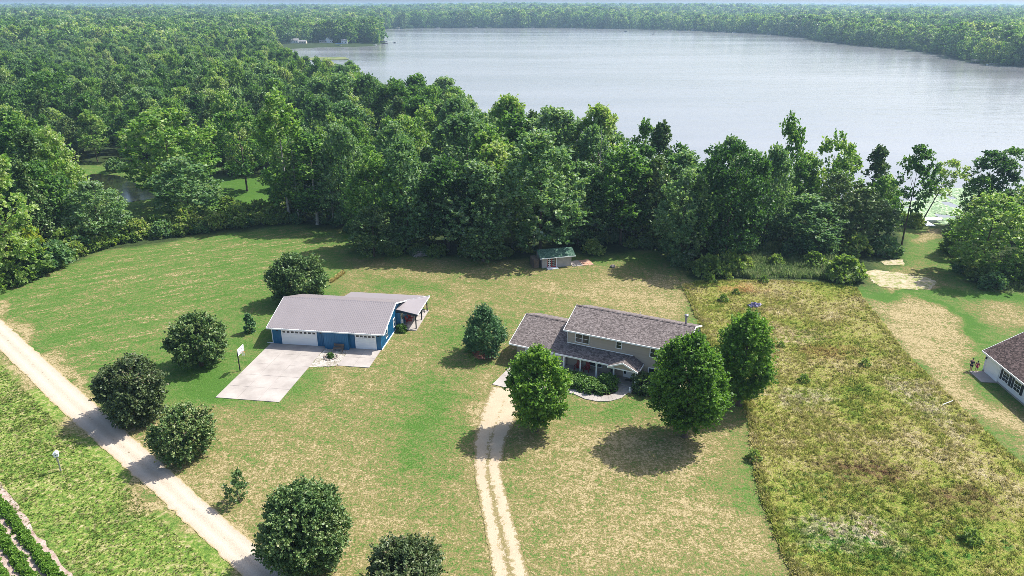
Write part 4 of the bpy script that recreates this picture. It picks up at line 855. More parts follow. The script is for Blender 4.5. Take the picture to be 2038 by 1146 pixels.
# yard trees, each its own mesh: px, py, top, half width, profile, leaf, crown base share, (clumps, shoots, leaves), leaf size, label
YARD = [
    ('maple_tree', 1066, 856, 688, 58, 'egg', 'leaf_maple', .14, (46, 24, 12), .30, 'bright green upright maple left of the front walk, shading the gravel drive'),
    ('maple_tree', 1362, 868, 657, 76, 'egg', 'leaf_maple', .15, (62, 26, 12), .31, 'largest bright green maple, standing before the right end of the taupe house'),
    ('maple_tree', 1470, 806, 613, 57, 'egg', 'leaf_maple', .15, (50, 25, 12), .31, 'bright green maple at the meadow edge, behind the right end of the taupe house'),
    ('maple_tree', 597, 597, 500, 57, 'round', 'leaf_dark', .06, (40, 26, 12), .33, 'dense dark round maple behind the blue garage'),
    ('maple_tree', 401, 727, 622, 58, 'round', 'leaf_dark', .12, (36, 24, 12), .33, 'dark round maple on the lawn left of the basketball hoop'),
    ('maple_tree', 274, 832, 712, 74, 'round', 'leaf_crimson', .10, (48, 24, 12), .31, 'wide dark maple with purple brown leaf tips beside the gravel road'),
    ('maple_tree', 373, 912, 809, 57, 'round', 'leaf_dark', .13, (34, 24, 12), .28, 'small dark round maple whose shadow crosses the gravel road'),
    ('maple_tree', 615, 1125, 960, 90, 'round', 'leaf_dark', .10, (58, 28, 13), .25, 'big dark maple with a few russet leaves at the bottom of the lawn'),
    ('maple_tree', 812, 1250, 1081, 97, 'round', 'leaf_crimson', .10, (60, 28, 13), .24, 'dark purplish maple cut off by the lower edge'),
]
for i, (nm, px, py, top, hw, pf, lf, zbf, (nc, ns_, nl), lz, lb) in enumerate(YARD):
    x, y, h, R = measured(px, py, top, hw); R *= .86 if pf == 'egg' else .83; ht = h * .93 - .3 if pf == 'egg' else h * .89 - .3
    cm = crown_mesh('crown', 100 + i, ht, R, h * zbf, pf, int(nc * 1.9), ns_, int(nl * 1.5), lz * .8, shell=True, gap=.1, clump=(.12, .29), upf=.5 if lf == 'leaf_maple' else .3, slen=1.0 if lf == 'leaf_maple' else .8)
    plant_tree(nm, x, y, cm, trunk_mesh(i, h, R, h * zbf, .16 + h * .012), lb, leaf=lf)
# sapling, small bush tree, pine
x, y, h, R = measured(478, 1000, 944, 21)
plant_tree('sapling_tree', x, y, crown_mesh('crown', 201, h, R, h * .18, 'tall', 15, 9, 9, .2, slen=.4, gap=.25), trunk_mesh(31, h, R, h * .2, .05), 'thin young tree standing alone on the dry lawn near the road', leaf='leaf_dark')
x, y, h, R = measured(498, 662, 629, 13)
plant_tree('evergreen_bush', x, y, crown_mesh('crown', 202, h, R, .05, 'cone', 18, 18, 9, .2, slen=.35), trunk_mesh(32, h, R * .6, .2, .06), 'small dark pointed evergreen on the lawn left of the blue garage', cat='bush', leaf='needle')
x, y, h, R = measured(964, 704, 611, 44)
plant_tree('pine_tree', x, y, crown_mesh('crown', 203, h * .95, R * .92, h * .08, 'pine', 64, 22, 16, .26, upf=.12, slen=.8, wid=.22, clump=(.16, .26), shell=True), trunk_mesh(33, h, R, h * .1, .15), 'bushy blue green pine in a red mulch ring between garage and house', leaf='needle')
a = np.linspace(0, 6.283, 25)[:-1]; sheet('mulch_bed', np.column_stack([x + .1 + (1.7 + .2 * np.sin(3 * a)) * np.cos(a), y - .1 + 1.55 * np.sin(a)]), .05, M['mulch'], step=.3, jitter=.05)

# forest kinds: shared crowns and trunks
KIN = []
def kin(seed, h, R, zb, prof, cl, sh_, lf, lz, leaf, up, sl, nm, bark='bark', gap=0, wid=.42, clump=(.24, .42), trunk=.2):
    cm = crown_mesh('crown', seed, h, R, zb, prof, cl, sh_, lf, lz, upf=up, slen=sl, gap=gap, wid=wid, clump=clump); cm.materials.append(M[leaf])
    tm = trunk_mesh(seed, h, R, zb, trunk); tm.materials.append(M[bark]); KIN.append((nm, cm, tm, h, R, leaf)); return len(KIN) - 1
K_ = dict(
    broad=[kin(301, 18, 5.0, 3.0, 'tall', 50, 18, 13, .47, 'leaf_forest', .75, 1.15, 'broadleaf_tree'), kin(302, 18, 4.6, 2.5, 'egg', 50, 18, 13, .46, 'leaf_forest', .8, 1.2, 'broadleaf_tree'), kin(303, 18, 5.4, 3.5, 'round', 50, 19, 13, .47, 'leaf_forest', .6, 1.0, 'broadleaf_tree')],
    silver=[kin(304, 18, 6.0, 2.0, 'tall', 58, 19, 14, .46, 'leaf_silver', .7, 1.25, 'silver_maple_tree'), kin(305, 18, 5.2, 1.5, 'egg', 54, 19, 14, .46, 'leaf_silver', .75, 1.2, 'silver_maple_tree')],
    spire=[kin(306, 19, 3.4, 3.0, 'tall', 38, 16, 13, .42, 'leaf_forest', 1.1, 1.3, 'poplar_tree', 'palebark', .08), kin(307, 19, 3.0, 3.0, 'egg', 34, 16, 13, .42, 'leaf_forest', 1.2, 1.3, 'poplar_tree', 'palebark', .1)],
    dark=[kin(308, 17, 4.8, 1.0, 'egg', 50, 19, 13, .42, 'leaf_dark', .5, .9, 'dark_tree'), kin(309, 17, 4.2, .8, 'cone', 48, 19, 13, .4, 'leaf_dark', .5, .8, 'dark_tree')],
    airy=[kin(310, 18, 4.2, 4.5, 'tall', 34, 16, 11, .46, 'leaf_forest', .5, 1.0, 'thin_tree', 'bark', .12, clump=(.2, .34), trunk=.17), kin(311, 18, 4.4, 4.6, 'round', 32, 16, 11, .46, 'leaf_forest', .4, 1.0, 'thin_tree', 'bark', .1, clump=(.2, .34), trunk=.18)],
    bare=[kin(314, 18, 4.2, 8.0, 'tall', 24, 16, 11, .46, 'leaf_forest', .5, 1.0, 'thin_tree', 'bark', .1, clump=(.2, .34), trunk=.18), kin(315, 18, 4.4, 7.5, 'round', 22, 16, 11, .46, 'leaf_forest', .4, 1.0, 'thin_tree', 'bark', .1, clump=(.2, .34), trunk=.18)],
    oak=[kin(312, 20, 7.6, 3.0, 'round', 72, 24, 14, .42, 'leaf_forest', .35, .85, 'oak_tree', trunk=.32, clump=(.2, .34))],
    lime=[kin(313, 8, 3.4, .4, 'round', 34, 16, 10, .42, 'leaf_lime', .5, .7, 'lime_green_tree')],
)
placed = []
def put(px, py, top, hw, kindn, label, vi=0, group=None, lean=None):
    x, y, h, R = measured(px, py, top, hw); nm, cm, tm, h0, R0, lf = KIN[K_[kindn][vi % len(K_[kindn])]]
    t = plant_tree(nm, x, y, cm, tm, label, group=group, s=(R / R0, R / R0, h / h0), rz=(px * .37) % 6.28)
    if lean: t.rotation_euler = (lean[0], lean[1], 0)
    placed.append((x, y, R)); return t
EDGE_TREES = [
    (30, 560, 300, 72, 'broad', 'tall pale green broadleaf tree at the left edge of the photo above the shrubs', 0),
    (45, 546, 452, 42, 'lime', 'short yellow green tree at the left edge of the big lawn', 0),
    (100, 482, 330, 56, 'broad', 'mid green tree between the left edge and the pond', 2),
    (205, 484, 366, 52, 'silver', 'pale bushy tree standing just in front of the dark pond', 1),
    (352, 408, 226, 80, 'broad', 'tall light green spreading tree just right of the pond', 2),
    (380, 440, 318, 62, 'silver', 'rounded mid green tree in front of the tall light green tree by the pond', 1),
    (492, 380, 214, 48, 'airy', 'light feathery tree with pale trunk on the sunny clearing', 1),
    (577, 440, 196, 52, 'spire', 'narrow tall poplar at the back corner of the big lawn', 0),
    (632, 446, 276, 50, 'spire', 'second narrow poplar from the lawn corner, beside the silvery woods', 1),
    (690, 448, 258, 52, 'silver', 'silvery leaved maple behind the small dark lawn tree', 0),
    (745, 510, 412, 45, 'dark', 'small dense dark tree standing forward at the corner of the lawn', 0),
    (815, 496, 290, 66, 'silver', 'broad grey green maple above the pale brush heap', 0),
    (893, 500, 318, 58, 'broad', 'mid green tree between the brush heap and the low dark tree', 1),
    (962, 520, 388, 46, 'dark', 'low dark conical tree at the lawn edge left of the shed', 1),
    (985, 492, 296, 60, 'broad', 'leafy tree rising behind the low dark conical tree', 0),
    (1075, 500, 270, 86, 'silver', 'large silvery maple rising directly behind the green roofed shed', 1),
    (1150, 486, 330, 62, 'silver', 'rounded silver green maple just right of the green roofed shed', 0),
    (1235, 486, 296, 66, 'broad', 'leafy tree at the far lawn edge above the shaded grass', 1),
    (1300, 488, 320, 50, 'dark', 'dark leafy tree in shade between the lawn and the lake', 0),
    (1352, 522, 345, 54, 'silver', 'silvery tree at the corner where lawn meets meadow', 1),
    (1440, 522, 292, 82, 'oak', 'great rounded oak at the head of the meadow', 0),
    (1520, 490, 300, 48, 'silver', 'silver green tree just right of the great oak', 0),
    (1548, 452, 236, 34, 'airy', 'tallest thin tree silhouetted against the lake', 0),
    (1600, 500, 392, 62, 'silver', 'low bushy pale tree behind the tall reed grass', 1),
    (1635, 460, 272, 42, 'airy', 'thin crowned tree against the water above the low bushy pale tree', 1),
    (1708, 490, 378, 54, 'dark', 'dark low tree left of the grass path to the dock', 0),
    (1722, 458, 294, 44, 'dark', 'tall dark tree against the lake left of the grass path', 1),
    (1793, 494, 300, 40, 'bare', 'slender tree with bare lower trunk at the left side of the grass path', 0),
    (1944, 446, 308, 42, 'bare', 'tall thin tree with a dark crown right of the dock', 0),
    (1985, 444, 302, 46, 'bare', 'tall flat topped tree against the lake, right of the dock', 1),
    (1948, 548, 396, 70, 'broad', 'leafy tree with thick trunk on the grass at the right edge', 2),
    (1912, 508, 424, 34, 'dark', 'dark small tree at the right side of the grass path', 0),
    (2030, 470, 372, 42, 'broad', 'tree at the right edge of the photo against the lake', 1),
    (2075, 520, 400, 60, 'broad', 'bushy tree at the right edge behind the thick trunked tree', 0),
]
for i, e_ in enumerate(EDGE_TREES): put(*e_)
put(1832, 446, 318, 34, 'bare', 'slanting tree leaning over the shore left of the white dock', 1, lean=(0, .33))

for i, (px, py, top, hw, lb) in enumerate(((596, 444, 232, 26, 'bare dead tree with pale branches among the poplars'), (664, 446, 318, 24, 'small bare grey tree at the far edge of the big lawn'), (1188, 478, 236, 22, 'bare topped grey tree against the lake behind the shed woods'))):
    x, y, h, R = measured(px, py, top, hw); tm = trunk_mesh(60 + i, h, R, h * .3, .16, nl=22, top=.97); cm = crown_mesh('crown', 600 + i, h * .6, R * .9, h * .12, 'tall', 10, 8, 7, .4, slen=.7, gap=.3)
    plant_tree('dead_tree', x, y, cm, tm, lb, bark='palebark', leaf='leaf_silver'); placed.append((x, y, R))
# bushes and shrubs, each one a thing
SHM = []
for i, (lf, pf) in enumerate((('leaf_shrub', 'dome'), ('leaf_shrub', 'dome'), ('leaf_silver', 'dome'), ('leaf_lime', 'dome'))):
    cm = crown_mesh('foliage', 400 + i, 3.0, 2.3, .05, pf, 22, 12, 10, .42, upf=.5, slen=.6, clump=(.25, .45)); cm.materials.append(M[lf]); SHM.append(cm)
def shrub(x, y, s, vi, label, group=None, sz=None):
    o = link('shrub', SHM[vi]); o.location = (x, y, 0); o.rotation_euler = (0, 0, (x * 7.3) % 6.28); o.scale = (s, s, sz or s); tag(o, label, 'shrub', group); return o
row = GP([(-60, 590), (60, 556), (115, 522), (172, 500), (215, 485), (330, 470), (450, 452), (560, 443)])
sp = np.r_[0, np.cumsum(np.linalg.norm(np.diff(row, axis=0), axis=1))]
for i, s_ in enumerate(np.arange(0, sp[-1], 2.9)):
    x = np.interp(s_, sp, row[:, 0]) + rng.normal(0, .7); y = np.interp(s_, sp, row[:, 1]) + rng.normal(.8, .7)
    vi = int(rng.choice([0, 1, 2, 3], p=[.42, .33, .15, .10]))
    shrub(x, y, rng.uniform(.65, 1.25), vi, ('yellow green shrub' if vi == 3 else 'grey green shrub' if vi == 2 else 'mid green shrub') + ' in the hedge row along the upper edge of the big lawn', 'shrubs along the big lawn: ' + ('yellow green' if vi == 3 else 'grey green' if vi == 2 else 'mid green'))
    placed.append((x, y, 1.5))
    if i % 2 == 0: shrub(x + rng.normal(0, 1), y + 3.5, rng.uniform(.9, 1.5), int(rng.integers(0, 3)), 'shrub of the second row behind the hedge row of the big lawn', 'second row of shrubs'); placed.append((x, y + 3.5, 1.5))
for px, py, s, vi, lb in ((1678, 556, 1.15, 0, 'round willow like bush at the top of the meadow beside the sand patch'), (2020, 560, 1.1, 1, 'dark green bush at the right edge beside the thick trunked tree'), (1975, 575, .8, 2, 'grassy grey green bush in front of the thick trunked tree'), (1960, 560, .9, 0, 'low bush at the foot of the thick trunked tree'),
                           (1410, 548, 1.0, 0, 'dark bush at the corner between lawn and meadow'), (1450, 540, 1.1, 1, 'bush under the great oak'), (1590, 512, 1.2, 2, 'pale round bush under the low bushy tree'), (1700, 508, 1.1, 0, 'bush by the small sand patch'), (1760, 506, 1.0, 2, 'grey green bush left of the slender bare trunked tree'), (1818, 450, .8, 0, 'shoreline bush left of the white dock'),
                           (1895, 500, .9, 1, 'bush at the right side of the grass path'), (1640, 508, 1.0, 2, 'pale shrub behind the reed grass'), (310, 352, 1.1, 0, 'bush at the far bank of the pond'), (230, 340, 1.0, 2, 'grey green bush at the far bank of the pond'), (150, 400, 1.3, 0, 'bush at the left bank of the pond'), (560, 420, 1.3, 0, 'bush behind the hedge row at the sunny clearing'), (460, 425, 1.1, 1, 'bush in front of the sunny clearing'), (1180, 505, .8, 0, 'small bush behind the shed patio'), (1478, 536, .7, 0, 'bush at the left end of the reed grass'), (1545, 528, .6, 1, 'bush in the middle of the reed grass'), (1618, 530, .75, 0, 'bush among the reeds left of the willow like bush')):
    g = G(px, py); shrub(g[0], g[1], s, vi, lb)
# clipped evergreens in the front bed
yew = crown_mesh('foliage', 450, 1.05, 1.0, .0, 'dome', 26, 14, 9, .17, upf=.4, slen=.25, clump=(.25, .42)); yew.materials.append(M['leaf_yew'])
YW = [(7.4, -2.4, .85), (8.6, -2.6, .95), (9.9, -2.8, 1.0), (7.9, -3.6, .8), (9.2, -3.9, .95), (10.6, -4.1, 1.0), (11.3, -3.0, 1.0), (11.9, -4.3, .95), (12.5, -3.1, .9), (13.2, -3.9, .85)]
for u, v, s in YW:
    o = link('yew_bush', yew); o.location = HL(u, v, 0); o.scale = (s * 1.05, s * 1.05, s * .85); o.rotation_euler = (0, 0, u * 3); tag(o, 'low spreading yew in the bed between the porch and the curving walk', 'bush', 'yews in the front bed')
o = link('yew_bush', yew); o.location = HL(13.35, -2.35, 0); o.scale = (1.15, 1.15, 1.25); tag(o, 'rounded yew bush left of the front steps, tallest of its bed', 'bush')
yd = crown_mesh('foliage', 451, 1.7, 1.4, .0, 'round', 30, 16, 9, .2, upf=.4, slen=.3, clump=(.25, .42)); yd.materials.append(M['leaf_dark'])
o = link('round_bush', yd); o.location = HL(17.5, -1.3, 0); o.scale = (1.05, 1.05, 1.05); tag(o, 'very dark round bush right of the front steps', 'bush')
o = link('round_bush', yd); o.location = HL(19.6, -.9, 0); o.scale = (.8, .8, .8); tag(o, 'smaller dark bush below the right ground floor window', 'bush')
gt = fast_mesh('blades', *(lambda m_: (np.array([v.co for v in m_.vertices]), np.array([list(p.vertices) for p in m_.polygons])))(tuft_mesh(77, 60, 1.3, .7, .02))); gt.materials.append(M['leaf_shrub'])
gr_o = link('ornamental_grass', gt); gr_o.location = HL(9.6, -1.95, 0); tag(gr_o, 'tuft of tall ornamental grass in front of the second porch column', 'ornamental grass')
o = link('porch_bush', yew); o.location = GL(W + .95, 6.2, 0); o.scale = (.75, .75, .8); tag(o, 'small green bush at the front corner of the garage porch slab', 'bush')
o = link('ring_plant', yew); o.location = GL(9.35, -3.0, .03); o.scale = (.45, .45, .5); tag(o, 'small green plant growing in the stone ring', 'plant')
# meadow bushes
mbm = crown_mesh('foliage', 460, 1.0, .8, .0, 'dome', 14, 8, 8, .2, upf=.5, slen=.3); mbm.materials.append(M['leaf_shrub'])
for px, py, s, lb in ((1440, 600, .8, 'small leafy plant near the upper left corner of the meadow'), (1465, 585, .6, 'tiny leafy plant among orange grass at the top of the meadow'), (1722, 728, .7, 'blue green weed clump in the middle of the meadow'), (1932, 1078, .9, 'bright green weed clump in the lower right of the meadow'), (1501, 915, .8, 'dark weed clump on the line between mown lawn and meadow'), (1480, 790, 1.2, 'weedy clump under the meadow edge maple'), (1415, 562, .9, 'leafy plant under the meadow head'), (1450, 556, .8, 'leafy plant in front of the reed grass'), (1520, 562, .8, 'leafy plant before the reed grass, right of the great oak'), (1555, 690, .5, 'small green weed right of the meadow edge maple'), (1600, 760, .7, 'green weed clump among pale straw grass')):
    g = G(px, py); o = link('meadow_plant', mbm); o.location = (g[0], g[1], .05); o.scale = (s, s, s * 1.1); tag(o, lb, 'weed')

# the woods: measured spacing, nearest ones as things, the mass beyond as one
def poisson(cands, r, taken, cap):
    cell = r; grid = {}
    out = []
    for (tx, ty, tr) in taken: grid.setdefault((int(tx // cell), int(ty // cell)), []).append((tx, ty, max(tr * .62, r * .5)))
    for q in cands:
        i, j = int(q[0] // cell), int(q[1] // cell); ok = True
        for a in (-1, 0, 1):
            for b in (-1, 0, 1):
                for (x, y, rr) in grid.get((i + a, j + b), ()):
                    if (x - q[0]) ** 2 + (y - q[1]) ** 2 < rr * rr: ok = False; break
                if not ok: break
            if not ok: break
        if ok:
            out.append(q); grid.setdefault((i, j), []).append((q[0], q[1], r))
            if len(out) >= cap: break
    return np.array(out)
fp = FOREST_NEAR; lo = np.array([-420, 85]); hi = np.array([190, 620])
c_ = rng.uniform(lo, hi, (60000, 2)); c_ = c_[inside(c_, fp) & ~inside(c_, LAKE) & ~inside(c_, CLEAR)]; c_ = c_[edge_dist(c_, edge_w, False) > 1.5]
c_ = c_[(edge_dist(c_, LAKE) > 2.0)]
sx, sy = project(np.column_stack([c_, np.full(len(c_), 9.0)])); c_ = c_[(sx > -130) & (sx < 2170)]
c_ = c_[~((c_[:, 0] > G(1800, 452)[0]) & (c_[:, 0] < G(1890, 452)[0]) & (c_[:, 1] < 160))]
near_t = poisson(c_, 7.4, placed, 2000)
order = np.argsort(np.hypot(near_t[:, 0], near_t[:, 1])); near_t = near_t[order]
kinds = list(K_.keys())
FL = {'broad': 'mid green broadleaf tree', 'silver': 'silvery green maple', 'spire': 'narrow feathery poplar', 'dark': 'dark leafy tree', 'airy': 'thin open crowned tree'}
def zone(x, y):
    px, py = project((x, y, 8.0))
    if px < 420: return 'in the woods beyond the pond' if y > 165 else 'in the woods left of the pond'
    if px < 700: return 'in woods behind the big lawn'
    if px < 1330: return 'in woods between shed and lake'
    return 'in the shore woods above the meadow'
N_IND = 262
ind, rest = near_t[:N_IND], near_t[N_IND:]
def pick_kind(x, y, r):
    px, _ = project((x, y, 8.0)); d = math.hypot(x, y)
    if px < 520: p = [.5, .12, .1, .22, .06]
    elif px < 800: p = [.3, .2, .34, .08, .08]
    elif px < 1330: p = [.36, .38, .08, .12, .06]
    else: p = [.3, .36, .06, .2, .08]
    return r.choice(['broad', 'silver', 'spire', 'dark', 'airy'], p=p)
hv = lambda x, y: 16.0 + 2.5 * math.sin(x * .05 + 1) * math.cos(y * .04) 
for x, y in ind:
    kn = pick_kind(x, y, rng); i = K_[kn][int(rng.integers(0, len(K_[kn])))]; nm, cm, tm, h0, R0, lf = KIN[i]
    px, _ = project((x, y, 8.0)); h = hv(x, y) * rng.uniform(.74, 1.25) * (.86 if px > 1330 else 1.0); R = R0 * rng.uniform(.88, 1.28) * h / h0
    z_ = zone(x, y)
    de, dk_ = edge_dist(np.array([[x, y]]), edge_w, False)[0], edge_dist(np.array([[x, y]]), LAKE)[0]
    z_ += ', front row' if de < 14 else ', shore row' if dk_ < 16 else ', second row' if de < 30 else ', middle rows' if de < 55 else ', far rows'
    plant_tree(nm, x, y, cm, tm, FL[kn] + ' ' + z_, group=FL[kn] + 's ' + z_, s=(R / R0, R / R0, h / h0), rz=rng.uniform(0, 6.28))

# far crowns: coarser leaves, whole tree in one mesh, used by the mass of the woods
def far_tree(seed, h, R, zb, pf, cl, sh_, lf, lz, leaf):
    V, F, t = crown_geo(seed, h, R, zb, pf, cl, sh_, lf, lz, upf=.5, slen=1.3, clump=(.28, .46)); return proto('far_tree', fast_mesh('far_tree', V, F, {'tint': ('FACE', 'FLOAT', t)}), M[leaf])
def tree_whole(i):
    nm, cm, tm, h0, R0, lf = KIN[i]; return bpy.data.objects.new('wood_tree', cm)
mid_protos = [tree_whole(i) for i in (K_['broad'] + K_['silver'] + K_['spire'] + K_['dark'][:1])]
msc = np.array([hv(*q) for q in rest]) / 18 * rng.uniform(.82, 1.2, len(rest))
scatter('woodland', z0(rest), mid_protos, msc, label='continuous woods of mixed green trees between lawn and lake', cat='woods')
far_protos = [far_tree(500 + i, 18, 6.0, 2.0, pf, 24, 9, 6, 1.25, lf) for i, (pf, lf) in enumerate((('round', 'leaf_forest'), ('tall', 'leaf_forest'), ('round', 'leaf_silver'), ('egg', 'leaf_dark'), ('round', 'leaf_forest')))]
PEN_LAWN = GP([(540, 99), (540, 87), (585, 86), (640, 85), (700, 86), (742, 85), (747, 91), (690, 94), (590, 97)])
far_field_l = [GP([(1960, 19), (2200, 19), (2200, 14.5), (1900, 15.5)])]
pts = []
r0 = 330.0
while r0 < 9000:
    s_ = 9.0 * (1 + max(0, (r0 - 700)) / 1400.0); dr_ = s_; th = s_ / r0; n = int(math.radians(84) / th)
    a_ = math.radians(90 - 42) + (np.arange(n) + rng.uniform(-.4, .4, n)) * th; rr = r0 + rng.uniform(-.45, .45, n) * dr_
    pts.append(np.column_stack([rr * np.cos(a_), rr * np.sin(a_), np.full(n, s_)])); r0 += dr_
pts = np.vstack(pts); q = pts[:, :2]
k_ = ~inside(q, LAKE) & ~inside(q, PEN_LAWN) & ~inside(q, far_field_l[0]); 
inn = inside(q, fp) & (q[:, 0] > lo[0]) & (q[:, 1] < hi[1]); k_ &= ~inn; k_ &= q[:, 1] > 240
k_ &= edge_dist(q, LAKE) > 4
k_ &= rng.random(len(q)) < np.clip(.78 + .5 * vnoise(q, 60, 41), 0, 1)
pts = pts[k_]; zf = rise(pts[:, :2]); fs_ = (pts[:, 2] / 7.6) ** .5 * rng.uniform(.75, 1.3, len(pts)) * (.82 + .36 * vnoise(pts[:, :2], 140, 42))
fs_ = np.where(pts[:, 0] > 250, fs_ * .92, fs_)
scatter('far_woods', np.column_stack([pts[:, :2], zf]), far_protos, fs_, label='far woods reaching from the lake shore to the horizon', cat='woods')
# low growth along the wood edges and shore
edge_pts = []
for i in range(len(edge_w) - 1):
    a, b = edge_w[i], edge_w[i + 1]; n = int(np.linalg.norm(b - a) / .8)
    if n and abs(a[0]) < 260: edge_pts.append(a + (b - a) * rng.random((n, 1)) + rng.normal(0, .9, (n, 2)) + np.array([0, 1.6]))
sh_line = LAKE[(LAKE[:, 1] < 500) & (LAKE[:, 0] < 200)]
ep = np.vstack(edge_pts); ppx, _ = project(np.column_stack([ep, np.zeros(len(ep))])); keep = ~((ppx > 1700) & (ppx < 1900) & (ep[:, 1] > 118)) & ~((ppx > 1795) & (ppx < 1895)); keep &= ~((ppx > 1055) & (ppx < 1180)); ep = ep[keep]
und = [bpy.data.objects.new('brush', m_) for m_ in SHM[:3]]
scatter('undergrowth', z0(ep), und, rng.uniform(.2, .62, len(ep)), label='low brush and weeds at the foot of the woods', cat='undergrowth')
sl_pts = []
for i in range(len(sh_line) - 1):
    a, b = sh_line[i], sh_line[i + 1]
    if np.linalg.norm(b - a) > 200: continue
    n = int(np.linalg.norm(b - a) / 1.1); sl_pts.append(a + (b - a) * rng.random((n, 1)) + rng.normal(0, 1.2, (n, 2)) - np.array([0, 1.2]))
spn = np.vstack(sl_pts); ppx, _ = project(np.column_stack([spn, np.zeros(len(spn))])); spn = spn[~((ppx > 1820) & (ppx < 1895))]
scatter('shore_brush', z0(spn, -.1), und, rng.uniform(.3, .7, len(spn)), label='brush along the near lake shore', cat='undergrowth')
# far shore edge of bushes
far_l = LAKE[(LAKE[:, 1] > 500)]; fp_ = []
for i in range(len(far_l) - 1):
    a, b = far_l[i], far_l[i + 1]; L_ = np.linalg.norm(b - a)
    if L_ > 900: continue
    n = int(L_ / 5); d_ = (b - a) / L_; nrm = np.array([-d_[1], d_[0]]); mid = a + d_ * L_ / 2 + nrm * 6
    if inside(mid[None], LAKE)[0]: nrm = -nrm
    fp_.append(a + (b - a) * rng.random((n, 1)) + nrm * rng.uniform(2, 9, (n, 1)))
fq = np.vstack(fp_); fq = fq[~inside(fq, PEN_LAWN) & (rng.random(len(fq)) < .75)]
scatter('far_shore_brush', z0(fq), [far_protos[0], far_protos[2]], rng.uniform(.12, .34, len(fq)), label='bushes along the far lake shore', cat='undergrowth')
# reed grass at the head of the meadow, weeds beyond the road, lily pads, crop rows
REED = GP([(1440, 548), (1460, 522), (1500, 508), (1600, 505), (1655, 512), (1690, 545), (1640, 556), (1560, 552), (1500, 556)])
k = N('reed_blades'); oi = k.n('ShaderNodeObjectInfo'); rv = k.math('ADD', k.math('MULTIPLY', oi.outputs['Random'], .5), k.math('MULTIPLY', k.noise(oi.outputs['Location'], .3, 3.0), .5)); rcol = k.ramp(rv, [(.25, (.10, .18, .05)), (.5, (.19, .28, .09)), (.75, (.33, .37, .18))])
mb_ = k.bsdf(rcol, .7, .15); tr = k.n('ShaderNodeBsdfTranslucent'); k.l(rcol, tr.inputs[0]); mx = k.n('ShaderNodeMixShader'); mx.inputs[0].default_value = .5; k.l(mb_.outputs[0], mx.inputs[1]); k.l(tr.outputs[0], mx.inputs[2]); M['reed'] = k.done(mx)
gt.materials.clear(); gt.materials.append(M['reed'])
reedm = [proto('reed_tuft', tuft_mesh(s, 10, .95, .6, .04), M['reed']) for s in (11, 12)]
q = rand_in(REED, 2600); scatter('reed_grass', z0(q), reedm, rng.uniform(.35, 1.25, len(q)) * (.5 + .9 * vnoise(q, 2.5, 66)), label='tall pale green reed grass at the head of the meadow', cat='grass')
q = GP([(1888, 508), (1925, 545), (2010, 585), (2060, 570), (2000, 520), (1920, 500)]); q = rand_in(q, 420); scatter('reed_grass', z0(q), reedm, rng.uniform(.5, .9, len(q)), label='tall grass around the thick trunked tree at the right edge', cat='grass')
k = N('weed_leaves'); oi = k.n('ShaderNodeObjectInfo'); v = k.math('ADD', k.math('MULTIPLY', oi.outputs['Random'], .5), k.math('MULTIPLY', k.noise(oi.outputs['Location'], .5, 3.0, .7), .5))
wcol = k.ramp(v, [(.2, (.07, .13, .025)), (.42, (.13, .21, .035)), (.56, (.2, .26, .055)), (.66, (.32, .31, .13)), (.85, (.5, .45, .3))])
mb_ = k.bsdf(wcol, .8, .12); tr = k.n('ShaderNodeBsdfTranslucent'); k.l(wcol, tr.inputs[0]); mx = k.n('ShaderNodeMixShader'); mx.inputs[0].default_value = .5; k.l(mb_.outputs[0], mx.inputs[1]); k.l(tr.outputs[0], mx.inputs[2]); M['weed'] = k.done(mx)
wt = [proto('weed_tuft', tuft_mesh(s, 9, .22, .34, .045), M['weed']) for s in (21, 22, 23)]
r_out = [np.array(p_) for p_ in ROAD_R]; VER = np.array([r_out[0] + (r_out[0] - r_out[1]) * .8, *r_out, r_out[-1] + (r_out[-1] - r_out[-2]) * .4, [-30, 41], G(107, 1146)[:2] + np.array([1.2, .4]), G(0, 985)[:2], [-66, 66], [-95, 95]])
q = rand_in(VER, 26000); q = q[(edge_dist(q, np.array(r_out), False) > 1.2) & (rng.random(len(q)) < .35 + .9 * vnoise(q, 2.0, 61))]
scatter('roadside_weeds', z0(q), wt, rng.uniform(.2, .6, len(q)) * (.6 + .7 * vnoise(q, 3.0, 62)), label='bright green weeds between the gravel road and the crop rows', cat='weeds')
# crop rows
C0, C1 = G(0, 1001)[:2], G(107, 1146)[:2]; cd = (C1 - C0) / np.linalg.norm(C1 - C0); cn = np.array([cd[1], -cd[0]]); cn = cn if cn[0] < 0 else -cn
soil_poly = np.array([C0 - cd * 60 - cn * .95, C1 + cd * 12 - cn * .95, C1 + cd * 12 + cn * 30, C0 - cd * 60 + cn * 30])
k = N('furrow_soil'); p = k.pos(); f = k.math('ADD', k.math('MULTIPLY', k.noise(p, 1.2, 3.0, .6), .6), k.math('MULTIPLY', k.noise(p, 8.0, 2.0), .4)); M['soil'] = k.done(k.bsdf(k.ramp(f, [(.3, (.2, .13, .10)), (.5, (.36, .28, .24)), (.7, (.52, .46, .42))]), .95, .1, k.bump(f, .8, .1)))
sheet('crop_field', soil_poly, .03, M['soil'], step=1.0, jitter=.12)
cpm = crown_mesh('crop_plant', 470, .55, .42, .0, 'dome', 12, 6, 6, .2, upf=.6, slen=.2); cpm2 = crown_mesh('crop_plant', 471, .6, .4, .0, 'dome', 12, 6, 6, .2, upf=.6, slen=.2)
cps = [proto('crop_plant', cpm, M['leaf_maple']), proto('crop_plant', cpm2, M['leaf_maple'])]
cp = []
for rowi in range(11):
    t_ = np.arange(-40, 26, .3); b_ = C0 + cn * (rowi * 1.38) + cd * t_[:, None]
    for off in (-.13, .13): cp.append(b_ + cn * off + rng.normal(0, .09, b_.shape))
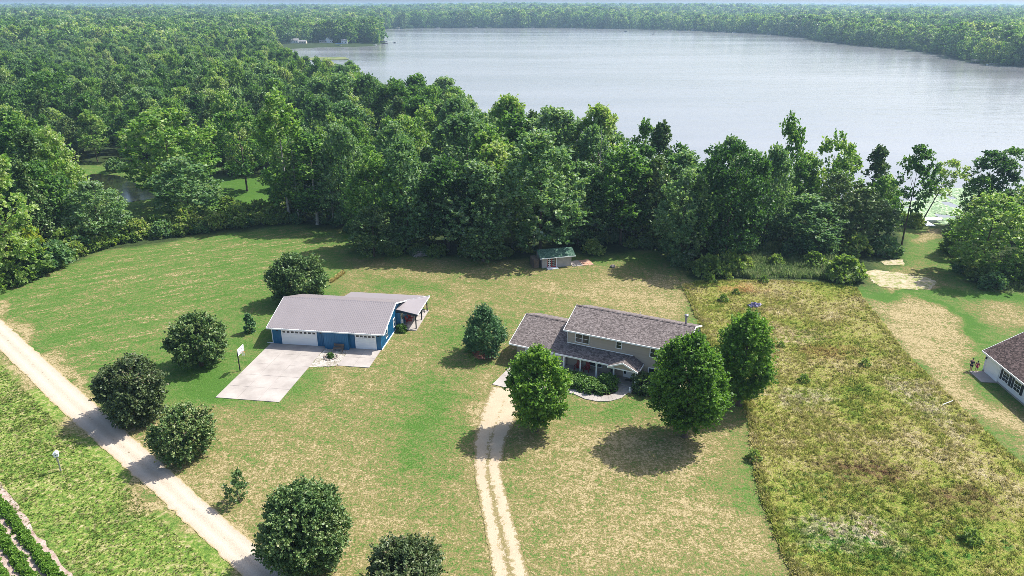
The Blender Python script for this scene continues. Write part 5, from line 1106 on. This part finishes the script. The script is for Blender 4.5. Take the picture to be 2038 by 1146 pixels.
cp = np.vstack(cp); scatter('crop_rows', z0(cp, .03), cps, rng.uniform(.42, .72, len(cp)), label='leafy green crop growing in straight rows in the lower left corner', cat='crop')
# lily pads
k = N('lily_pads'); oi = k.n('ShaderNodeObjectInfo'); M['lily'] = k.done(k.bsdf(k.ramp(oi.outputs['Random'], [(.1, (.10, .2, .05)), (.6, (.22, .34, .12)), (.95, (.42, .5, .3))]), .35, .5))
a_ = np.linspace(0, 6.283, 9)[:-1]; lv = np.vstack([[0, 0, 0.0]] + [[math.cos(t), math.sin(t), .06 * math.sin(2 * t)] for t in a_]); lf_ = np.array([(0, i + 1, (i + 1) % 8 + 1) for i in range(8)])
lil = proto('lily_pad', fast_mesh('lily_pad', lv * np.array([.45, .45, .6]), lf_), M['lily'])
LIL = GP([(1740, 440), (1780, 415), (1820, 385), (1850, 372), (1930, 368), (2000, 372), (2100, 380), (2200, 445), (2038, 448), (1870, 447)])
q = rand_in(LIL, 9000); q = q[(vnoise(q, 4, 71) > .28)]; scatter('lily_pads', z0(q, WATER_Z + .03), [lil], rng.uniform(.6, 1.8, len(q)), label='pale green lily pads on the lake beside the dock', cat='water plants')

k = N('marsh'); M['marsh'] = k.done(k.bsdf(k.ramp(k.noise(k.pos(), .15, 3.0), [(.35, (.10, .14, .05)), (.65, (.19, .21, .09))]), .9, .1))
sheet('marsh', GP([(598, 119), (640, 118), (692, 117), (690, 112.5), (640, 113), (600, 114)]), WATER_Z + .25, M['marsh'], step=6, jitter=1.2)
# ------------------------------------------------------------------ people
def person(loc, rz, h, top, bottom, label, cap=None, hair=None):
    r = empty('person', loc, rz, label, 'person')
    def skin(name, pts, edges, rad, m, sub=1, root=0):
        me = bpy.data.meshes.new(name); me.from_pydata([tuple(c * h for c in p) for p in pts], edges, []); o = link(name, me, r, M[m])
        md = o.modifiers.new('skin', 'SKIN'); md.use_smooth_shade = True
        for i, q in enumerate(rad): me.skin_vertices[0].data[i].radius = (q * h, q * h)
        me.skin_vertices[0].data[root].use_root = True
        s_ = o.modifiers.new('sub', 'SUBSURF'); s_.levels = sub; s_.render_levels = sub; return o
    P = [(0, 0, .52), (0, .005, .66), (0, 0, .80), (0, 0, .86), (0, -.005, .905), (0, -.01, .965), (.055, 0, .50), (.06, -.02, .28), (.06, .015, .05), (.06, -.07, .02), (-.055, 0, .50), (-.065, .05, .28), (-.065, .1, .05), (-.065, .02, .02),
         (.115, 0, .80), (.15, .01, .64), (.13, -.07, .51), (.13, -.09, .46), (-.115, 0, .80), (-.15, -.02, .64), (-.1, -.11, .55), (-.06, -.13, .54)]
    E = [(0, 1), (1, 2), (2, 3), (3, 4), (4, 5), (0, 6), (6, 7), (7, 8), (8, 9), (0, 10), (10, 11), (11, 12), (12, 13), (2, 14), (14, 15), (15, 16), (16, 17), (2, 18), (18, 19), (19, 20), (20, 21)]
    R = [.07, .065, .07, .03, .05, .045, .05, .036, .024, .02, .05, .036, .024, .02, .034, .026, .02, .017, .034, .026, .02, .017]
    skin('body', P, E, R, 'skin')
    skin('shirt', [P[0], P[1], P[2], (.115, 0, .805), (.135, .005, .72), (-.115, 0, .805), (-.135, -.01, .72)], [(0, 1), (1, 2), (2, 3), (3, 4), (2, 5), (5, 6)], [.083, .078, .082, .045, .038, .045, .038], top)
    skin('shorts', [(0, 0, .53), (.056, 0, .48), (.06, -.012, .34), (-.056, 0, .48), (-.063, .04, .34)], [(0, 1), (1, 2), (0, 3), (3, 4)], [.082, .06, .055, .06, .055], bottom)
    if cap: skin('cap', [(0, -.01, .975), (0, -.005, .99), (0, -.07, .968)], [(0, 1), (0, 2)], [.052, .03, .018], cap)
    if hair: skin('hair', [(0, .012, .965), (0, .02, .92), (0, .005, .985)], [(0, 1), (0, 2)], [.052, .04, .035], hair)
    return r
person(G(1931, 738), math.radians(-60), 1.75, 'cloth_navy', 'cloth_navy', 'person in navy shirt, dark shorts and cap standing by the white house', cap='black')
person(G(1942, 739), math.radians(-50), 1.45, 'cloth_pink', 'cloth_pink', 'smaller person in magenta clothes standing beside the white house corner', hair='hair')

# ------------------------------------------------------------------ small things
bh = empty('birdhouse_post', G(121, 937), .4, 'white topped birdhouse on a grey post among the roadside weeds', 'birdhouse')
MB().tube([(0, 0, 0), (0, 0, 1.75)], [.075, .06], 8).build('post', M['steel'], bh); MB().tube([(0, 0, 1.2), (0, 0, 1.55)], [.12, .075], 10).build('baffle', M['steel'], bh)
b_ = MB().box(-.2, .2, -.2, .2, 1.75, 2.1).build('nest_box', M['white'], bh); MB().tube([(0, -.201, 1.95), (0, -.205, 1.95)], [.05, .05], 10).build('entrance_hole', M['black'], b_)
MB().prism([(-.27, -.27, 2.1), (.27, -.27, 2.1), (0, -.27, 2.32)], (0, .54, 0)).build('roof', M['white'], bh)
o = MB().tube([(-.75, -.3, .25), (.75, .3, .42)], [.05, .04], 7).build('white_pipe', M['white']); o.location = G(1885, 806); tag(o, 'short white pipe lying in the long grass near the neighbour lawn', 'pipe')
tp = empty('tarp_heap', G(1501, 610), .3, 'crumpled grey purple tarp heap in the meadow behind the maple', 'tarp')
V, F, t = crown_geo(480, .5, .8, 0, 'dome', 10, 6, 4, .5, upf=.1, slen=.2); tm_ = fast_mesh('cover', V * np.array([1, .55, .7]), F); link('cover', tm_, tp, M['tarp'])
MB().prism([(-.9, -.4, 0), (.9, -.4, 0), (.8, .4, 0), (-.8, .4, 0)], (0, 0, .22)).build('load', M['tarp'], tp)
bp_ = empty('brush_heap', G(836, 509), 0, 'pale heap of dead branches at the foot of the woods', 'brush heap')
mb = MB(); r_ = random.Random(9)
for i in range(150):
    a = r_.uniform(0, 6.28); d = r_.uniform(0, 1.5); x = d * math.cos(a); y = d * .7 * math.sin(a); z = r_.uniform(.05, .95 - .45 * d); b = r_.uniform(0, 6.28); l = r_.uniform(.4, .9)
    mb.tube([(x, y, z), (x + l * math.cos(b), y + l * math.sin(b) * .8, max(.02, z + r_.uniform(-.25, .2)))], [.03, .012], 4, False)
k_o = mb.build('branches', simple('dead_branches', (.42, .39, .36), (.28, .25, .22), 3, .9), bp_)
# strip of tall golden grass left unmown
k = N('golden_blades'); oi = k.n('ShaderNodeObjectInfo'); M['gold'] = k.done(k.bsdf(k.ramp(oi.outputs['Random'], [(0, (.36, .29, .08)), (1, (.55, .47, .2))]), .8, .1))
gdp = proto('gold_tuft', tuft_mesh(41, 9, .35, .2, .03), M['gold']); q = rand_in(GP([(655, 560), (660, 564), (688, 543), (682, 540)]), 260)
scatter('golden_grass', z0(q), [gdp], rng.uniform(.7, 1.2, len(q)), label='strip of uncut golden grass behind the garage', cat='grass')
rk = empty('stone', G(1219, 531), 0, 'dark rock lying in the shaded lawn right of the shed', 'rock'); MB().tube([(0, 0, 0), (.05, 0, .18), (.03, .02, .32), (.02, 0, .4)], [.45, .5, .35, .12], 8).build('boulder', M['stone'], rk)

# dock by the path
dk = empty('dock', G(1853, 450), math.radians(-4), 'white l shaped dock at the end of the grass path', 'dock')
for i in range(7): MB().box(-.95, .95, i * 1.0, i * 1.0 + .97, .0, .09).build('deck_plank', M['white'], dk)
for i in range(3): MB().box(.98 + i * 1.25, 2.2 + i * 1.25, 4.5, 6.97, .0, .09).build('deck_plank', M['white'], dk)
for x in (-.9, .9, 4.5):
    for y in ((1.5, 4, 6.8) if x < 2 else (4.6, 6.8)): MB().tube([(x, y, -1.6), (x, y, .35)], [.06, .06], 6).build('post', M['steel'], dk)
def boat(loc, rz, L_, label, m='white', canopy=None, deck='blue'):
    b = empty('boat', loc, rz, label, 'boat'); h = MB(); wd = L_ * .18
    sec = [(-L_ / 2, wd * .85, .55), (-L_ / 4, wd, .55), (L_ / 5, wd * .95, .62), (L_ / 2.4, wd * .5, .75), (L_ / 2, .06, .85)]
    V = []; F = []
    for x, w_, z in sec: V += [(x, -w_, z), (x, -w_ * .6, -.1), (x, w_ * .6, -.1), (x, w_, z)]
    for i in range(4):
        for j in range(4): F.append((i * 4 + j, i * 4 + (j + 1) % 4, (i + 1) * 4 + (j + 1) % 4, (i + 1) * 4 + j))
    F += [(3, 2, 1, 0), (16, 17, 18, 19)]; h.add(V, F); h.build('hull', M[m], b)
    MB().prism([(-L_ * .25, -wd * .7, .66), (L_ * .12, -wd * .7, .66), (L_ * .2, 0, .66), (L_ * .12, wd * .7, .66), (-L_ * .25, wd * .7, .66)], (0, 0, .35)).build('cockpit', M[deck], b)
    if canopy:
        c = MB().prism([(-L_ * .45, -wd * 1.15, 2.3), (L_ * .45, -wd * 1.15, 2.3), (L_ * .45, wd * 1.15, 2.3), (-L_ * .45, wd * 1.15, 2.3)], (0, 0, .35)).build('canopy', M[canopy], b); p_ = MB()
        for sx_ in (-.4, .4):
            for sy_ in (-1, 1): p_.tube([(L_ * sx_, wd * sy_, .5), (L_ * sx_, wd * sy_, 2.3)], [.06, .06], 5)
        p_.build('canopy_post', M['steel'], c)
    return b
def far_dock(loc, rz, L_, label, n=4, group=None):
    d = empty('dock', loc, rz, label, 'dock', group); 
    for i in range(n): MB().box(-.8, .8, -L_ * i / n, -L_ * (i + 1) / n + .05, .1, .35).build('deck_plank', M['white'] if group is None else M['wood'], d)
    p_ = MB()
    for i in range(n + 1):
        for x in (-.7, .7): p_.tube([(x, -L_ * i / n, -1.5), (x, -L_ * i / n, .8)], [.08, .08], 5)
    p_.build('dock_post', M['steel'], d); return d
WZ = WATER_Z
boat(G(1945, 125.5, WZ), math.radians(15), 11, 'boat under a long cream canopy at the right far shore', 'navy', 'cream', 'navy')
boat(G(1975, 128.5, WZ), math.radians(5), 9, 'white motor boat left of the dark shoreline tree at the right far shore', 'white', None, 'greyroof')
boat(G(1996, 128, WZ), math.radians(-5), 7, 'second white motor boat along the right far shore', 'white', None, 'boatblue')
far_dock(G(1963, 123, WZ), math.radians(40), 14, 'pale dock between the cream canopy boat and the white motor boats')
boat(G(763, 86.5, WZ), math.radians(10), 11, 'dark covered pontoon boat off the tip of the wooded point', 'navy', 'navy', 'navy')
boat(G(785, 85.5, WZ), 0, 3.5, 'tiny dark boat alone on the water right of the point', 'navy', None, 'navy')
boat(G(1245, 63, WZ), 0, 5, 'tiny dark boat near the middle of the far shore', 'navy', None, 'navy')
boat(G(1300, 68, WZ), 0, 4.5, 'tiny dark boat alone on the lake before the far shore', 'navy', None, 'navy')
boat(G(674, 91.3, WZ), math.radians(20), 8, 'boat with a blue cover at the cove shore', 'white', 'boatblue', 'boatblue')
boat(G(745, 90.0, WZ), math.radians(10), 7, 'white boat moored at the tip of the wooded point', 'white', None, 'greyroof')
far_dock(G(752, 83.2, WZ), math.radians(80), 26, 'long dark dock reaching out from the wooded point', 6)
def far_house(px, py, w_, d_, h_, rh, m, roofm, label, rz=0.0, z=0.0):
    g = G(px, py); b = empty('lake_house', (g[0], g[1], rise(g[None, :2])[0] + z), rz, label, 'house')
    wl_ = MB().prism([(-w_ / 2, 0, 0), (w_ / 2, 0, 0), (w_ / 2, d_, 0), (-w_ / 2, d_, 0)], (0, 0, h_))
    for x in (-w_ / 2, w_ / 2 - .15): wl_.prism([(x, 0, h_), (x, d_, h_), (x, d_ / 2, h_ + rh)], (.15, 0, 0))
    wl_.build('wall', M[m], b); r_ = MB(); slab(r_, [(-w_ / 2 - .4, -.5, h_ - .1), (w_ / 2 + .4, -.5, h_ - .1), (w_ / 2 + .4, d_ / 2, h_ + rh + .15), (-w_ / 2 - .4, d_ / 2, h_ + rh + .15)], .2); slab(r_, [(-w_ / 2 - .4, d_ / 2 + .003, h_ + rh + .15), (w_ / 2 + .4, d_ / 2 + .003, h_ + rh + .15), (w_ / 2 + .4, d_ + .5, h_ - .1), (-w_ / 2 - .4, d_ + .5, h_ - .1)], .2); r_.build('roof', M[roofm], b)
    nwin = max(2, int(w_ / 3))
    for i in range(nwin):
        x = -w_ / 2 + w_ * (i + .5) / nwin; f_ = MB().box(x - .7, x + .7, -.08, -.003, 1.0, 2.3).build('window', M['white'], b); MB().box(x - .6, x + .6, -.1, -.081, 1.1, 2.2).build('pane', M['glass'], f_)
    return b
far_house(586, 86.0, 9, 7, 3.5, 2.2, 'white', 'greyroof', 'white lake house left of the cream one on the point')
far_house(602, 86.5, 9, 6, 2.6, 1.4, 'cream', 'greyroof', 'low cream lake house on the point')
far_house(633, 83.5, 10, 8, 4.5, 3.0, 'cream', 'pinkroof', 'lake house with faded red roof among the trees of the point')
far_house(643, 85.5, 9, 6, 2.4, 1.0, 'cream', 'greyroof', 'long low cream lake house beside the red roofed one')
far_house(660, 85.5, 6, 7, 4.5, 3.0, 'white', 'greyroof', 'tall narrow white gabled house on the point', math.radians(60))
far_house(685, 86.5, 7, 6, 3.6, 1.6, 'white', 'greyroof', 'white cottage near the blue covered boat')
far_house(1338, 55.5, 12, 8, 6, 4, 'white', 'greyroof', 'white house on the middle of the far shore')
far_house(1352, 56.5, 14, 8, 4, 2.5, 'cream', 'pinkroof', 'red roofed house on the middle of the far shore')
far_house(1418, 58.5, 14, 8, 4, 3, 'cream', 'greyroof', 'cream house on the far shore right of the red roofed one')
far_house(1505, 61, 9, 8, 5, 3, 'white', 'greyroof', 'white house near the right end of the far shore')
far_house(826, 52.5, 10, 8, 5, 3, 'white', 'greyroof', 'white house at the left end of the far shore')
far_house(160, 137, 11, 9, 4, 3, 'cream', 'pinkroof', 'house roof showing through the woods at the far left', .4)
rr_ = np.random.default_rng(77)
for i, px in enumerate((782, 800, 835, 868, 905, 940, 985, 1050, 1090, 1150, 1215, 1290, 1330, 1345, 1372, 1400, 1425, 1450, 1480, 1515, 1545, 1575)):
    ly = np.interp(px, [770, 830, 900, 1000, 1100, 1250, 1380, 1500, 1590], [57.5, 55.5, 54.5, 54.5, 55, 57, 60.5, 66, 73]) + .15
    far_dock(G(px, ly, WZ), rr_.uniform(-.3, .3), rr_.uniform(14, 30), 'weathered dock along the far lake shore', 3, 'docks along the far shore')
for i, px in enumerate((792, 872, 948, 1060, 1142, 1335, 1380, 1440, 1462, 1530)):
    ly = np.interp(px, [770, 830, 900, 1000, 1100, 1250, 1380, 1500, 1590], [57.5, 55.5, 54.5, 54.5, 55, 57, 60.5, 66, 73]) + .75
    b = boat(G(px, ly, WZ), rr_.uniform(-.6, .6), 8, 'small light boat moored along the far lake shore', 'white', 'cream' if i % 3 == 0 else None, 'greyroof'); b['group'] = 'boats moored along the far shore'
    b['label'] = 'small canopied boat moored along the far lake shore' if i % 3 == 0 else 'small open white boat moored along the far lake shore'; b['group'] += ', canopied' if i % 3 == 0 else ', open'

# ------------------------------------------------------------------ haze in the summer air
k = N('haze'); k.t.nodes.remove(k.n('ShaderNodeMath'))
pvn = k.n('ShaderNodeVolumePrincipled'); pvn.inputs['Color'].default_value = (.5, .74, 1.0, 1); pvn.inputs['Density'].default_value = 1.6e-4; pvn.inputs['Anisotropy'].default_value = .2
k.l(pvn.outputs[0], k.out.inputs['Volume']); k.m.volume_intersection_method = 'FAST' if hasattr(k.m, 'volume_intersection_method') else None
hz = MB().box(-16500, 16500, -900, 19000, -6, 75).build('haze', k.m); hz['kind'] = 'stuff'
k.m.cycles.homogeneous_volume = True
for ob in list(S.objects):
    if ob.type == 'MESH' and not ob.data.materials and ob.name.startswith('ground'): pass
